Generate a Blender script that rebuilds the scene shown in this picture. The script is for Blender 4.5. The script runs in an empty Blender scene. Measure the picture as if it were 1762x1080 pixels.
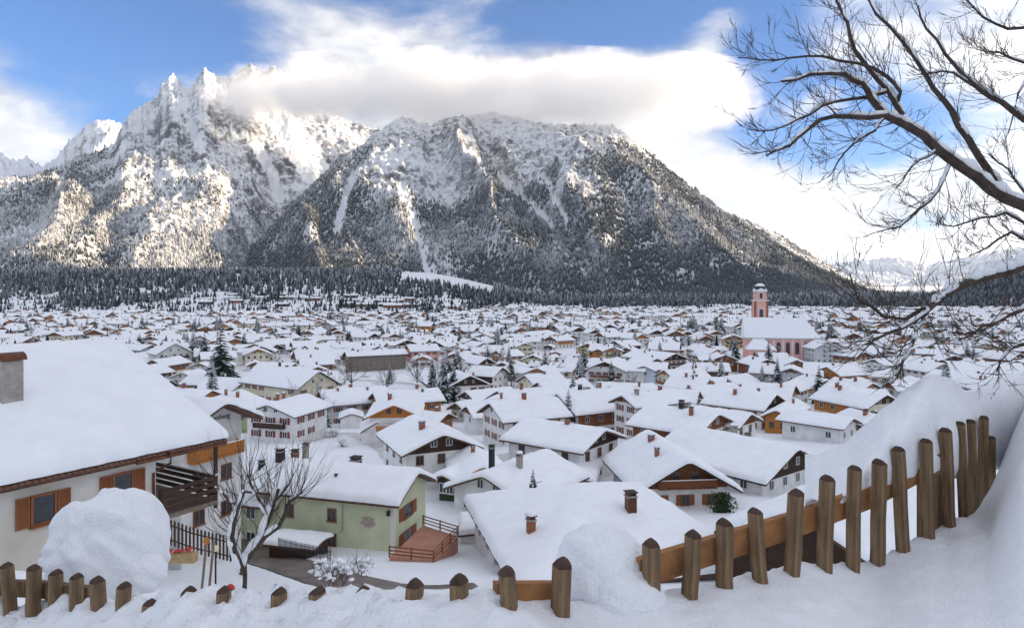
import bpy, math, random
import numpy as np
from mathutils import Vector, Matrix
random.seed(7); rng = np.random.default_rng(7)
sc = bpy.context.scene
COL = sc.collection
R = math.radians
# ---------------------------------------------------------------- camera (eye at the origin, level, looking along +Y)
F = 1148.0; CX = 881.0; HY = 500.0
cam_d = bpy.data.cameras.new('camera'); cam = bpy.data.objects.new('camera', cam_d); COL.objects.link(cam)
cam.location = (0, 0, 0); cam.rotation_euler = (R(90), 0, 0)
cam_d.sensor_width = 36; cam_d.lens = 36 * F / 1762; cam_d.shift_y = -40 / 1762
cam_d.clip_start = 0.1; cam_d.clip_end = 40000
sc.camera = cam
# ---------------------------------------------------------------- light
SUN_AZ, SUN_EL = 90.0, 15.0          # azimuth clockwise from the view direction
S = Vector((math.sin(R(SUN_AZ)) * math.cos(R(SUN_EL)), math.cos(R(SUN_AZ)) * math.cos(R(SUN_EL)), math.sin(R(SUN_EL))))
sun_d = bpy.data.lights.new('sun', 'SUN'); sun = bpy.data.objects.new('sun', sun_d); COL.objects.link(sun)
sun_d.energy = 2.5; sun_d.angle = R(0.5); sun_d.color = (1.0, 0.79, 0.54)
sun.rotation_euler = S.to_track_quat('Z', 'Y').to_euler()
sc.view_settings.view_transform = 'Standard'; sc.view_settings.look = 'None'
sc.view_settings.exposure = 1.98; sc.view_settings.gamma = 1.0; sc.view_settings.use_curve_mapping = False
sc.cycles.use_denoising = True
sc.cycles.max_bounces = 10; sc.cycles.diffuse_bounces = 3; sc.cycles.volume_bounces = 10; sc.cycles.transparent_max_bounces = 8
# ---------------------------------------------------------------- world: Nishita sky with procedural clouds
W = bpy.data.worlds.new('World'); sc.world = W; W.use_nodes = True
nt = W.node_tree; N = nt.nodes; LK = nt.links
bg = N['Background']
sky = N.new('ShaderNodeTexSky'); sky.sky_type = 'NISHITA'; sky.sun_disc = False
sky.sun_elevation = R(SUN_EL); sky.sun_rotation = R(SUN_AZ); sky.altitude = 950; sky.air_density = 1.0; sky.dust_density = 0.1; sky.ozone_density = 4.0
def wm(op, a, b=None, c=None, clamp=False):
    n = N.new('ShaderNodeMath'); n.operation = op; n.use_clamp = clamp
    for i, v in enumerate((a, b, c)):
        if v is None: continue
        if isinstance(v, (int, float)): n.inputs[i].default_value = v
        else: LK.new(v, n.inputs[i])
    return n.outputs[0]
tc = N.new('ShaderNodeTexCoord'); sp = N.new('ShaderNodeSeparateXYZ'); LK.new(tc.outputs['Generated'], sp.inputs[0])
X_, Y_, Z_ = sp.outputs
az = wm('ARCTAN2', X_, Y_); el = wm('ARCSINE', Z_)
# cloud noise laid on flat streaks in azimuth / elevation, fine enough for wisps
cmb = N.new('ShaderNodeCombineXYZ'); LK.new(X_, cmb.inputs[0]); LK.new(Y_, cmb.inputs[1]); LK.new(wm('MULTIPLY', Z_, 2.3), cmb.inputs[2])
def wnoise(scale, detail, rough, dist, off):
    mp = N.new('ShaderNodeVectorMath'); mp.operation = 'ADD'; LK.new(cmb.outputs[0], mp.inputs[0]); mp.inputs[1].default_value = off
    n = N.new('ShaderNodeTexNoise'); LK.new(mp.outputs[0], n.inputs['Vector'])
    n.inputs['Scale'].default_value = scale; n.inputs['Detail'].default_value = detail
    n.inputs['Roughness'].default_value = rough; n.inputs['Distortion'].default_value = dist
    return n.outputs['Fac']
n1 = wnoise(4.2, 9, 0.58, 0.35, (1.3, 0.2, 0.4)); n2 = wnoise(9.0, 8, 0.6, 0.2, (4.1, 2.2, 7.4))
def blob(px, py, rx, ry, amp, slope=0.0):
    a0 = math.atan((px - CX) / F); e0 = math.atan((HY - py) / F * math.cos(a0)); k = math.cos(a0)
    da = wm('SUBTRACT', az, a0); de = wm('SUBTRACT', wm('SUBTRACT', el, e0), wm('MULTIPLY', da, -slope))
    qa = wm('MULTIPLY', da, F / rx / k); qe = wm('MULTIPLY', de, F / ry / k)
    r2 = wm('ADD', wm('MULTIPLY', qa, qa), wm('MULTIPLY', qe, qe))
    return wm('MULTIPLY', wm('EXPONENT', wm('MULTIPLY', r2, -1.0)), amp)
cov = wm('ADD', wm('ADD', wm('MULTIPLY', n1, 1.5), wm('MULTIPLY', n2, 0.45)), 0.27)
for b in ((800, 150, 430, 60, .25), (1120, 150, 170, 60, .30), (1250, 290, 330, 75, .45, .28), (1560, 400, 300, 60, .45), (1620, 120, 240, 190, .15),
          (560, 60, 160, 55, .28), (80, 190, 170, 62, .30), (1250, 50, 70, 40, .25), (60, 260, 90, 30, .15),
          (1060, 30, 240, 60, -.85), (1400, 215, 165, 62, -.80), (1325, 140, 80, 70, -.55), (1480, 260, 90, 30, -.3), (150, 20, 360, 70, -.75), (620, -20, 170, 50, -.55), (230, 215, 110, 90, -.60), (30, 120, 120, 40, -.2), (1300, 90, 70, 60, -.45), (1600, 385, 110, 22, -.45), (1240, 20, 40, 60, .2), (390, 120, 120, 50, -.25)):
    cov = wm('ADD', cov, blob(*b))
mask = N.new('ShaderNodeMapRange'); mask.interpolation_type = 'SMOOTHSTEP'; LK.new(cov, mask.inputs[0])
mask.inputs[1].default_value = 0.88; mask.inputs[2].default_value = 1.50
shade = N.new('ShaderNodeMapRange'); LK.new(wm('ADD', wm('MULTIPLY', n2, 0.8), wm('MULTIPLY', cov, 0.25)), shade.inputs[0])
shade.inputs[1].default_value = 0.45; shade.inputs[2].default_value = 1.0; shade.inputs[3].default_value = 0.30; shade.inputs[4].default_value = 0.95
cl = N.new('ShaderNodeMix'); cl.data_type = 'RGBA'; cl.blend_type = 'MULTIPLY'; cl.inputs[0].default_value = 1.0
CLOUD = 10.0
cl.inputs[6].default_value = (CLOUD * 1.0, CLOUD * 0.985, CLOUD * 0.97, 1)
sdot = N.new('ShaderNodeVectorMath'); sdot.operation = 'DOT_PRODUCT'; LK.new(tc.outputs['Generated'], sdot.inputs[0]); sdot.inputs[1].default_value = S
sd = wm('MAXIMUM', sdot.outputs['Value'], 0.0); fwd = wm('ADD', wm('MULTIPLY', wm('MULTIPLY', sd, sd), 0.7), 0.72)      # clouds brighten towards the sun
lit = wm('MULTIPLY', shade.outputs[0], fwd)
cs = N.new('ShaderNodeCombineXYZ'); [LK.new(lit, cs.inputs[i]) for i in range(3)]; LK.new(cs.outputs[0], cl.inputs[7])
mx = N.new('ShaderNodeMix'); mx.data_type = 'RGBA'; LK.new(wm('MULTIPLY', mask.outputs[0], 0.94), mx.inputs[0])
hue = N.new('ShaderNodeMix'); hue.data_type = 'RGBA'; hue.blend_type = 'MULTIPLY'; hue.inputs[0].default_value = 1.0; LK.new(sky.outputs[0], hue.inputs[6]); hue.inputs[7].default_value = (.52, .74, .96, 1); LK.new(hue.outputs[2], mx.inputs[6]); LK.new(cl.outputs[2], mx.inputs[7])
LK.new(mx.outputs[2], bg.inputs[0]); bg.inputs[1].default_value = 0.055
# ---------------------------------------------------------------- helpers
def P(px, py, Y): return Vector(((px - CX) * Y / F, Y, (HY - py) * Y / F))
def ray_plane(px, py, p0, n):
    d = Vector(((px - CX) / F, 1, (HY - py) / F)); return d * (Vector(p0).dot(n) / d.dot(n))
def fade(t): return t * t * t * (t * (t * 6 - 15) + 10)
_perm = rng.permutation(512); _perm = np.concatenate([_perm, _perm, _perm])
_ga = rng.uniform(0, 2 * np.pi, 512); _gx, _gy = np.cos(_ga), np.sin(_ga)
def noise2(x, y):
    x = np.asarray(x, float); y = np.asarray(y, float)
    xi = np.floor(x).astype(int); yi = np.floor(y).astype(int); xf = x - xi; yf = y - yi
    def g(a, b, fx, fy):
        h = _perm[(_perm[a & 511] + (b & 511))] & 511
        return _gx[h] * fx + _gy[h] * fy
    u, v = fade(xf), fade(yf)
    a = g(xi, yi, xf, yf) * (1 - u) + g(xi + 1, yi, xf - 1, yf) * u
    b = g(xi, yi + 1, xf, yf - 1) * (1 - u) + g(xi + 1, yi + 1, xf - 1, yf - 1) * u
    return (a * (1 - v) + b * v) * 1.5
def fbm(x, y, o=4, g=.5):
    r = 0; a = 1
    for i in range(o): r = r + a * noise2(x * 2 ** i + 17.3 * i, y * 2 ** i - 9.1 * i); a *= g
    return r
def sstep(a, b, x): t = np.clip((np.asarray(x, float) - a) / (b - a), 0, 1); return t * t * (3 - 2 * t)
# ---- materials
MATS = {}
def mat(name, col, rough=.75, var=.12, scale=4.0, bump=0.0, bscale=30.0, metal=0.0, col2=None, detail=5, stretch=None, spec=.3):
    m = bpy.data.materials.new(name); m.use_nodes = True; t = m.node_tree; b = t.nodes['Principled BSDF']
    b.inputs['Roughness'].default_value = rough; b.inputs['Metallic'].default_value = metal; b.inputs['Specular IOR Level'].default_value = spec
    tcn = t.nodes.new('ShaderNodeTexCoord'); src = tcn.outputs['Object']
    if stretch:
        mp = t.nodes.new('ShaderNodeMapping'); mp.inputs['Scale'].default_value = stretch; t.links.new(src, mp.inputs[0]); src = mp.outputs[0]
    n = t.nodes.new('ShaderNodeTexNoise'); n.inputs['Scale'].default_value = scale; n.inputs['Detail'].default_value = detail; t.links.new(src, n.inputs['Vector'])
    cr = t.nodes.new('ShaderNodeValToRGB'); e = cr.color_ramp.elements; e[0].position = .3; e[1].position = .7
    c2 = col2 or tuple(min(1, c * (1 + var)) for c in col); c1 = col if col2 else tuple(c * (1 - var) for c in col)
    e[0].color = (*c1, 1); e[1].color = (*c2, 1)
    t.links.new(n.outputs['Fac'], cr.inputs[0]); t.links.new(cr.outputs[0], b.inputs['Base Color'])
    if bump:
        n2_ = t.nodes.new('ShaderNodeTexNoise'); n2_.inputs['Scale'].default_value = bscale; n2_.inputs['Detail'].default_value = 6; t.links.new(src, n2_.inputs['Vector'])
        bp = t.nodes.new('ShaderNodeBump'); bp.inputs['Strength'].default_value = min(1, bump); bp.inputs['Distance'].default_value = .05
        t.links.new(n2_.outputs['Fac'], bp.inputs['Height']); t.links.new(bp.outputs[0], b.inputs['Normal'])
    MATS[name] = m; return m
mat('snow', (.91, .925, .95), .65, .035, .8, .35, 3.5)
mat('snow_near', (.91, .925, .95), .6, .03, 8, .5, 55)
mat('snow_ground', (.87, .885, .91), .7, .05, .12, .25, 1.2)
mat('white_plaster', (.74, .73, .71), .9, .13, .7); mat('cream_plaster', (.72, .65, .50), .9, .13, .7); mat('yellow_plaster', (.70, .55, .26), .9, .13, .7)
mat('grey_plaster', (.55, .56, .57), .9, .13, .7); mat('green_plaster', (.60, .63, .42), .9, .10, .6); mat('pink_plaster', (.78, .42, .36), .9, .06, .6); mat('blue_plaster', (.58, .66, .74), .9, .06, 1)
mat('stained_plaster', (.60, .55, .46), .9, 0, .5, .15, 20, col2=(.80, .78, .74))
mat('dark_wood', (.060, .034, .022), .8, .35, 3, .3, 8, stretch=(1, 1, 6)); mat('brown_wood', (.21, .078, .03), .75, .3, 3, .3, 8, stretch=(1, 1, 6))
mat('orange_wood', (.48, .19, .045), .7, .25, 3, .3, 8, stretch=(1, 1, 6)); mat('grey_wood', (.20, .16, .12), .8, .3, 4, .3, 9, stretch=(1, 1, 6))
mat('roof_edge', (.13, .070, .045), .8, .3, 2); mat('roof_edge_dark', (.055, .042, .036), .8, .3, 2); mat('tile', (.20, .10, .075), .8, .3, 5)
mat('glass', (.035, .04, .05), .12, .3, 2, spec=.6); mat('frame_white', (.75, .74, .70), .6, .05, 5); mat('frame_brown', (.22, .10, .04), .6, .15, 5)
mat('shutter_brown', (.28, .10, .04), .7, .2, 5); mat('shutter_green', (.07, .13, .08), .7, .2, 5); mat('shutter_red', (.25, .05, .035), .7, .2, 5)
mat('brick', (.30, .11, .065), .85, .25, 14, .3, 30); mat('chimney_plaster', (.36, .33, .29), .9, .2, 4); mat('dark_metal', (.03, .03, .033), .5, .2, 4, metal=.4); mat('grey_metal', (.35, .36, .37), .45, .1, 4, metal=.6)
mat('copper', (.15, .06, .035), .5, .2, 5, metal=.5)
mat('bark', (.075, .055, .045), .9, .4, 9, .6, 30, stretch=(1, 1, .4)); mat('twig', (.085, .062, .050), .9, .3, 6)
mat('needles', (.022, .040, .026), .8, .45, 2.0); mat('ivy', (.035, .060, .022), .7, .5, 6); mat('brush', (.10, .075, .06), .9, .3, 3)
mat('picket', (.44, .28, .15), .85, 0, 7, 1.0, 30, col2=(.15, .105, .065), stretch=(3.5, 3.5, .30), detail=9); mat('rail', (.40, .19, .07), .75, 0, 4, .4, 24, col2=(.27, .12, .045), stretch=(.5, 3, 3))
mat('cut_wood', (.075, .045, .033), .85, .3, 12)
mat('road', (.085, .062, .048), .55, 0, .55, .5, 4, col2=(.21, .17, .15), spec=.5)
mat('packed_snow', (.50, .48, .46), .7, 0, .8, .4, 3, col2=(.70, .70, .70)); mat('deck', (.45, .22, .15), .7, .12, 1); mat('red', (.5, .04, .03), .5, .1, 5); mat('yellow', (.75, .50, .06), .6, .1, 5); mat('lamp_glass', (.75, .70, .45), .3, .05, 5); mat('silver', (.45, .46, .47), .3, .05, 3, metal=.5)
mat('tyre', (.02, .02, .02), .9, .1, 3); mat('ochre', (.40, .28, .14), .9, .2, 6); mat('black_paint', (.02, .02, .022), .6, .1, 3); mat('mural', (.30, .14, .13), .9, 0, 9, col2=(.55, .5, .42)); mat('earth', (.09, .06, .04), .9, .4, 5); mat('gold', (.6, .4, .1), .35, .1, 3, metal=.8); mat('slate', (.05, .06, .06), .6, .3, 3)
# ---- mesh builder
class MB:
    def __init__(s): s.v = []; s.f = []; s.m = []; s.mats = []
    def mi(s, m):
        if m not in s.mats: s.mats.append(m)
        return s.mats.index(m)
    def add(s, vs, fs, m):
        o = len(s.v); s.v += [tuple(v) for v in vs]; k = s.mi(m)
        for f in fs: s.f.append(tuple(i + o for i in f)); s.m.append(k)
        return s
    def box(s, a, b, m, M=None):
        x0, y0, z0 = a; x1, y1, z1 = b
        vs = [Vector(q) for q in ((x0, y0, z0), (x1, y0, z0), (x1, y1, z0), (x0, y1, z0), (x0, y0, z1), (x1, y0, z1), (x1, y1, z1), (x0, y1, z1))]
        if M: vs = [M @ q for q in vs]
        return s.add(vs, [(3, 2, 1, 0), (4, 5, 6, 7), (0, 1, 5, 4), (1, 2, 6, 5), (2, 3, 7, 6), (3, 0, 4, 7)], m)
    def prism(s, poly, y0, y1, m):          # polygon in XZ (counter-clockwise seen from -y) extruded along y
        n = len(poly); vs = [(x, y0, z) for x, z in poly] + [(x, y1, z) for x, z in poly]
        fs = [tuple(range(n)), tuple(range(2 * n - 1, n - 1, -1))] + [(i, i + n, (i + 1) % n + n, (i + 1) % n) for i in range(n)]
        return s.add(vs, fs, m)
    def tube(s, pts, rad, m, n=5, cap=True):
        pts = [Vector(p) for p in pts]; k = len(pts); vs = []
        if isinstance(rad, (int, float)): rad = [rad] * k
        for i, p in enumerate(pts):
            d = (pts[min(i + 1, k - 1)] - pts[max(i - 1, 0)]).normalized()
            a = d.cross(Vector((0, 0, 1)) if abs(d.z) < .9 else Vector((1, 0, 0))).normalized(); b = d.cross(a)
            for j in range(n):
                t = 2 * math.pi * j / n; vs.append(p + (a * math.cos(t) + b * math.sin(t)) * rad[i])
        fs = [(i * n + j, i * n + (j + 1) % n, (i + 1) * n + (j + 1) % n, (i + 1) * n + j) for i in range(k - 1) for j in range(n)]
        if cap: fs += [tuple(range(n - 1, -1, -1)), tuple(range((k - 1) * n, k * n))]
        return s.add(vs, fs, m)
    def lathe(s, prof, m, n=12, c=(0, 0)):
        vs = []; k = len(prof)
        for r, z in prof:
            for j in range(n): t = 2 * math.pi * (j + .5) / n; vs.append((c[0] + r * math.cos(t), c[1] + r * math.sin(t), z))
        fs = [(i * n + j, i * n + (j + 1) % n, (i + 1) * n + (j + 1) % n, (i + 1) * n + j) for i in range(k - 1) for j in range(n)]
        fs += [tuple(range(n - 1, -1, -1)), tuple(range((k - 1) * n, k * n))]
        return s.add(vs, fs, m)
    def mesh(s, name, smooth=False):
        me = bpy.data.meshes.new(name); me.from_pydata(s.v, [], s.f)
        for m in s.mats: me.materials.append(MATS[m])
        me.polygons.foreach_set('material_index', s.m)
        if smooth: me.polygons.foreach_set('use_smooth', [True] * len(s.f))
        me.update(); return me
    def build(s, name, parent=None, smooth=False): return link(name, s.mesh(name, smooth), parent)
def link(name, me, parent=None, loc=None, rz=None):
    o = bpy.data.objects.new(name, me); COL.objects.link(o)
    if parent: o.parent = parent
    if loc is not None: o.location = loc
    if rz is not None: o.rotation_euler = (0, 0, rz)
    return o
def thing(name, label, cat, loc=(0, 0, 0), rz=0, group=None):
    o = link(name, None, None, loc, rz); return tag(o, label, cat, group)
def tag(o, label, cat, group=None):
    o['label'] = label; o['category'] = cat
    if group: o['group'] = group
    return o
def struct(o, kind='structure'): o['kind'] = kind; return o
def npmesh(name, co, quads, mats, mi=None, smooth=True, attr=None):
    co = np.asarray(co, np.float32); quads = np.asarray(quads, np.int32); k = quads.shape[1]
    me = bpy.data.meshes.new(name); me.vertices.add(len(co)); me.vertices.foreach_set('co', co.ravel())
    me.loops.add(quads.size); me.loops.foreach_set('vertex_index', quads.ravel())
    me.polygons.add(len(quads)); me.polygons.foreach_set('loop_start', np.arange(0, quads.size, k, dtype=np.int32))
    try: me.polygons.foreach_set('loop_total', np.full(len(quads), k, np.int32))
    except Exception: pass
    for m in mats: me.materials.append(MATS[m] if isinstance(m, str) else m)
    if mi is not None: me.polygons.foreach_set('material_index', np.asarray(mi, np.int32))
    me.polygons.foreach_set('use_smooth', np.full(len(quads), smooth))
    if attr:
        for nm, val in attr.items():
            a = me.attributes.new(nm, 'FLOAT', 'POINT'); a.data.foreach_set('value', np.asarray(val, np.float32).ravel())
    me.update(); me.validate(); return me
def gridfaces(r, c):
    i = np.arange(r * c).reshape(r, c)
    return np.stack([i[:-1, :-1], i[:-1, 1:], i[1:, 1:], i[1:, :-1]], -1).reshape(-1, 4)
# ---------------------------------------------------------------- the ground
_py = np.array([0, 3, 6, 10, 13, 28, 45, 62, 90, 130, 170, 210, 260, 1200, 1700, 2100, 3000, 9000.])
_pz = np.array([-3.2, -3.4, -3.9, -5.0, -6.2, -13, -20.2, -24.6, -27.5, -30, -35, -38.5, -41, -41, -36, -20, 20, 20.])
def ground(x, Y):
    x = np.asarray(x, float); Y = np.asarray(Y, float)
    z = np.interp(Y, _py, _pz)
    z = z + 1.0 * np.exp(-((x + 15) / 4.5) ** 2 - ((Y - 19) / 6) ** 2)
    z = z + .35 * noise2(x / 22, Y / 22) * sstep(20, 90, Y)
    # the valley side rising under the forest, first on the left
    z = z + 78 * sstep(1040, 2150, Y) * (1 - sstep(2150, 2700, Y)) * sstep(150, -330, x)
    return z
def gz(x, Y): return float(ground(x, Y))
def hit(px, py):                       # first ground point along a pixel's ray
    Ys = np.geomspace(9, 3000, 4000); xs = (px - CX) / F * Ys; d = (HY - py) / F * Ys - ground(xs, Ys)
    i = int(np.argmax(d < 0)); return Vector((xs[i], Ys[i], gz(xs[i], Ys[i])))
rows = np.geomspace(4.0, 9000, 300); us = np.concatenate([np.linspace(-1.3, -1.0, 24)[:-1], np.linspace(-1.0, 1.0, 360), np.linspace(1.0, 1.3, 24)[1:]])
YY, UU = np.meshgrid(rows, us, indexing='ij'); XX = UU * YY; ZZ = ground(XX, YY)
# the road bed is dug a little into the sheet
ROAD = [P(px, py, Y) for px, py, Y in ((240, 872, 84), (300, 893, 76), (345, 908, 72), (390, 925, 67), (440, 944, 62), (487, 959, 58), (530, 973, 54), (570, 984, 50.5), (612, 993, 48), (653, 999, 46), (700, 1001, 45), (760, 996, 45), (830, 985, 46))]
rx = np.array([p.x for p in ROAD]); ry = np.array([p.y for p in ROAD])
def road_dist(x, Y):
    d = np.full(np.shape(x), 1e9)
    for i in range(len(rx) - 1):
        ax, ay, bx, by = rx[i], ry[i], rx[i + 1], ry[i + 1]; L2 = (bx - ax) ** 2 + (by - ay) ** 2
        t = np.clip(((x - ax) * (bx - ax) + (Y - ay) * (by - ay)) / L2, 0, 1)
        d = np.minimum(d, np.hypot(x - ax - t * (bx - ax), Y - ay - t * (by - ay)))
    return d
rd = road_dist(XX, YY); ZZ = ZZ - .25 * (1 - sstep(2.0, 3.2, rd)) + .35 * np.exp(-((rd - 3.4) / .7) ** 2) * (.6 + .6 * noise2(XX / 1.5, YY / 1.5))
g = link('ground', npmesh('ground', np.stack([XX, YY, ZZ], -1).reshape(-1, 3), gridfaces(*XX.shape), ['snow_ground'])); struct(g)
b = MB(); b.add([(-12300, -5500, -70), (12300, -5500, -70), (12300, 12300, -70), (-12300, 12300, -70)], [(0, 1, 2, 3)], 'snow_ground'); struct(b.build('valley_floor'))
b = MB(); n = len(ROAD); vs = []; M_ = 9
for i in range(n * 4 - 3):
    t = i / 4; k = min(int(t), n - 2); u = t - k; p = ROAD[k].lerp(ROAD[k + 1], u); d = (ROAD[min(k + 1, n - 1)] - ROAD[max(k - 0, 0)]).normalized(); s_ = Vector((d.y, -d.x, 0)).normalized()
    for j in range(M_):
        q = p + s_ * ((j / (M_ - 1) - .5) * 4.6); vs.append((q.x, q.y, gz(q.x, q.y) - .06 + .03 * math.sin(j * 2.1)))
b.add(vs, [(i * M_ + j, i * M_ + j + 1, (i + 1) * M_ + j + 1, (i + 1) * M_ + j) for i in range(n * 4 - 4) for j in range(M_ - 1)], 'road'); struct(b.build('road', smooth=True))

def lane(pts, wd):
    q = [hit(*p) for p in pts]; vs = []; m_ = 7; k = (len(q) - 1) * 8 + 1
    for i in range(k):
        t = i / 8; j = min(int(t), len(q) - 2); p = q[j].lerp(q[j + 1], t - j); d = (q[j + 1] - q[j]).normalized(); n_ = Vector((d.y, -d.x, 0)).normalized()
        for c in range(m_): w = p + n_ * ((c / (m_ - 1) - .5) * wd * (1 + .12 * math.sin(i * 1.3))); vs.append((w.x, w.y, gz(w.x, w.y) + .10 - .06 * abs(c / 3 - 1)))
    b = MB(); b.add(vs, [(i * m_ + c, i * m_ + c + 1, (i + 1) * m_ + c + 1, (i + 1) * m_ + c) for i in range(k - 1) for c in range(m_ - 1)], 'packed_snow'); struct(b.build('street', smooth=True))
lane([(590, 652), (640, 655), (700, 659), (760, 668), (830, 690)], 5.0); lane([(820, 800), (870, 784), (925, 776), (985, 768)], 4.5); lane([(520, 760), (600, 744), (660, 770), (690, 800)], 4.0)
# ---------------------------------------------------------------- mountains
def mountain_mat(name, rock, rock2, bias):
    m = bpy.data.materials.new(name); m.use_nodes = True; t = m.node_tree; b = t.nodes['Principled BSDF']; b.inputs['Roughness'].default_value = .85; b.inputs['Specular IOR Level'].default_value = .1
    nd = t.nodes.new; lk = t.links.new
    ge = nd('ShaderNodeNewGeometry'); sx = nd('ShaderNodeSeparateXYZ'); tcn = nd('ShaderNodeTexCoord')
    def nz(scale, detail, rough=.6):
        n = nd('ShaderNodeTexNoise'); n.inputs['Scale'].default_value = scale; n.inputs['Detail'].default_value = detail; n.inputs['Roughness'].default_value = rough; lk(tcn.outputs['Object'], n.inputs['Vector']); return n.outputs['Fac']
    def ma(op, a, b_):
        n = nd('ShaderNodeMath'); n.operation = op
        for i, v in enumerate((a, b_)):
            if isinstance(v, (int, float)): n.inputs[i].default_value = v
            else: lk(v, n.inputs[i])
        return n.outputs[0]
    fine = nz(.035, 8, .72); big = nz(.004, 4)
    bp = nd('ShaderNodeBump'); bp.inputs['Strength'].default_value = .6; bp.inputs['Distance'].default_value = 14; lk(fine, bp.inputs['Height']); lk(bp.outputs[0], b.inputs['Normal'])
    lk(bp.outputs[0], sx.inputs[0])
    at = nd('ShaderNodeAttribute'); at.attribute_name = 'open'
    v = ma('ADD', ma('ADD', ma('MULTIPLY', sx.outputs[2], 1.0), ma('MULTIPLY', ma('SUBTRACT', fine, .5), 1.15)), ma('MULTIPLY', ma('SUBTRACT', big, .5), 1.6))
    v = ma('ADD', v, ma('MULTIPLY', at.outputs['Fac'], 1.2))
    mr = nd('ShaderNodeMapRange'); mr.inputs[1].default_value = bias; mr.inputs[2].default_value = bias + .16; lk(v, mr.inputs[0])
    rk = nd('ShaderNodeMix'); rk.data_type = 'RGBA'; rk.inputs[6].default_value = (*rock, 1); rk.inputs[7].default_value = (*rock2, 1); lk(big, rk.inputs[0])
    mi = nd('ShaderNodeMix'); mi.data_type = 'RGBA'; lk(mr.outputs[0], mi.inputs[0]); lk(rk.outputs[2], mi.inputs[6]); mi.inputs[7].default_value = (.84, .85, .87, 1)
    lk(mi.outputs[2], b.inputs['Base Color']); MATS[name] = m
mountain_mat('rock_snow', (.045, .05, .06), (.11, .10, .09), .40); mountain_mat('far_rock', (.10, .10, .105), (.17, .15, .13), .30); mountain_mat('wooded', (.035, .04, .04), (.07, .065, .055), .62)
def ridged(x, y): return 1 - np.abs(noise2(x, y)) * 1.6
LAYERS = {}
def layer(name, sil, foot, yr, ncol, nrow, amp, m, rough=1.0, power=1.1, zfoot=-20, seed=0.0, tracks=(), back=700, jag=0.0, px0=None, px1=None):
    sil = np.array(sil, float); px = np.linspace(px0 if px0 is not None else sil[0, 0], px1 if px1 is not None else sil[-1, 0], ncol)
    py = np.interp(px, sil[:, 0], sil[:, 1])
    py = py - jag * np.abs(fbm(px / 14 + seed, px * 0 + 3.3, 4)) * 1.0 + jag * .5
    Yr = np.interp(px, *yr) if isinstance(yr, tuple) else np.full(ncol, float(yr))
    Yf = np.interp(px, *foot) if isinstance(foot, tuple) else np.full(ncol, float(foot))
    t = np.concatenate([np.linspace(0, 1, nrow), 1 + np.linspace(0, 1, 14)[1:] ** 1.2])
    T, PX = np.meshgrid(t, px, indexing='ij'); Yg = np.where(T <= 1, Yf + (Yr - Yf) * T, Yr + back * (T - 1)); Xg = (PX - CX) / F * Yg
    zr = (HY - py) / F * Yr
    env = np.clip(np.sin(np.pi * np.clip(T, 0, 1)) ** .7, 0, 1)
    s = Xg + .35 * (Yg - Yf) + 90 * fbm(Xg / 420 + seed, Yg / 420, 3)
    sp_ = (ridged(s / 640 + seed, Yg / 2800) - .55) * 1.0 + (ridged(s / 240 + 5 + seed, Yg / 1300) - .55) * .42
    det = (ridged(s / 90 + 9, Yg / 260 + seed) - .5) * .22 + fbm(Xg / 40 + seed, Yg / 40, 4) * .16
    amp = amp * np.clip((zr - zfoot) / 600, .05, 1)[None, :]
    tt = np.clip(T, 0, 1); prof = tt ** power
    Zg = zfoot + (zr - zfoot) * prof + amp * env * (sp_ + det * rough)
    Zg = np.where(T > 1, zr - (T - 1) * back * .9 + amp * .15 * det, Zg)
    Zg += amp * .12 * rough * fbm(Xg / 22, Yg / 22 + seed, 3) * (T <= 1.0) * np.clip(T * 4, 0, 1)
    PXv, PYv = PX, HY - Zg / Yg * F; op = np.zeros_like(Xg)
    for pts, wd in tracks:
        for (x0, y0), (x1, y1) in zip(pts[:-1], pts[1:]):
            L2 = (x1 - x0) ** 2 + (y1 - y0) ** 2; q = np.clip(((PXv - x0) * (x1 - x0) + (PYv - y0) * (y1 - y0)) / L2, 0, 1)
            d = np.hypot(PXv - x0 - q * (x1 - x0), PYv - y0 - q * (y1 - y0)) + 3 * noise2(PXv / 9, PYv / 9)
            op = np.maximum(op, 1 - sstep(wd * .6, wd * 1.25, d))
    Zg -= 12 * op
    me = npmesh(name, np.stack([Xg, Yg, Zg], -1).reshape(-1, 3), gridfaces(*Xg.shape), [m], attr={'open': op})
    struct(link(name, me)); LAYERS[name + str(seed)] = (Xg[:nrow], Yg[:nrow], Zg[:nrow], op[:nrow]); return Xg[:nrow], Yg[:nrow], Zg[:nrow], op[:nrow]
SIL_A = [(380, 492), (420, 440), (460, 398), (500, 358), (545, 315), (580, 285), (610, 262), (640, 235), (690, 199), (740, 216), (800, 199), (850, 193), (900, 206), (960, 214), (1010, 214), (1055, 216), (1080, 232), (1110, 258), (1160, 300), (1210, 338), (1260, 378), (1310, 408), (1380, 447), (1440, 478), (1500, 505), (1560, 518)]
LA = layer('mountain', SIL_A, ([380, 560, 700, 760, 900, 1200, 1560], [2450, 2150, 2260, 2330, 2150, 2080, 2200]), ([380, 500, 640, 850, 1060, 1260, 1560], [2650, 2950, 3300, 3500, 3450, 3150, 2700]), 620, 230, 290, 'rock_snow', .38, 1.05, -20, 0.0,
    tracks=(([(612, 298), (596, 335), (580, 392)], 7), ([(690, 318), (712, 372), (728, 428), (742, 486)], 7), ([(700, 484), (760, 495), (830, 512)], 16), ([(860, 300), (905, 340), (950, 385)], 5), ([(935, 300), (975, 380)], 4)), jag=3)
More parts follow.
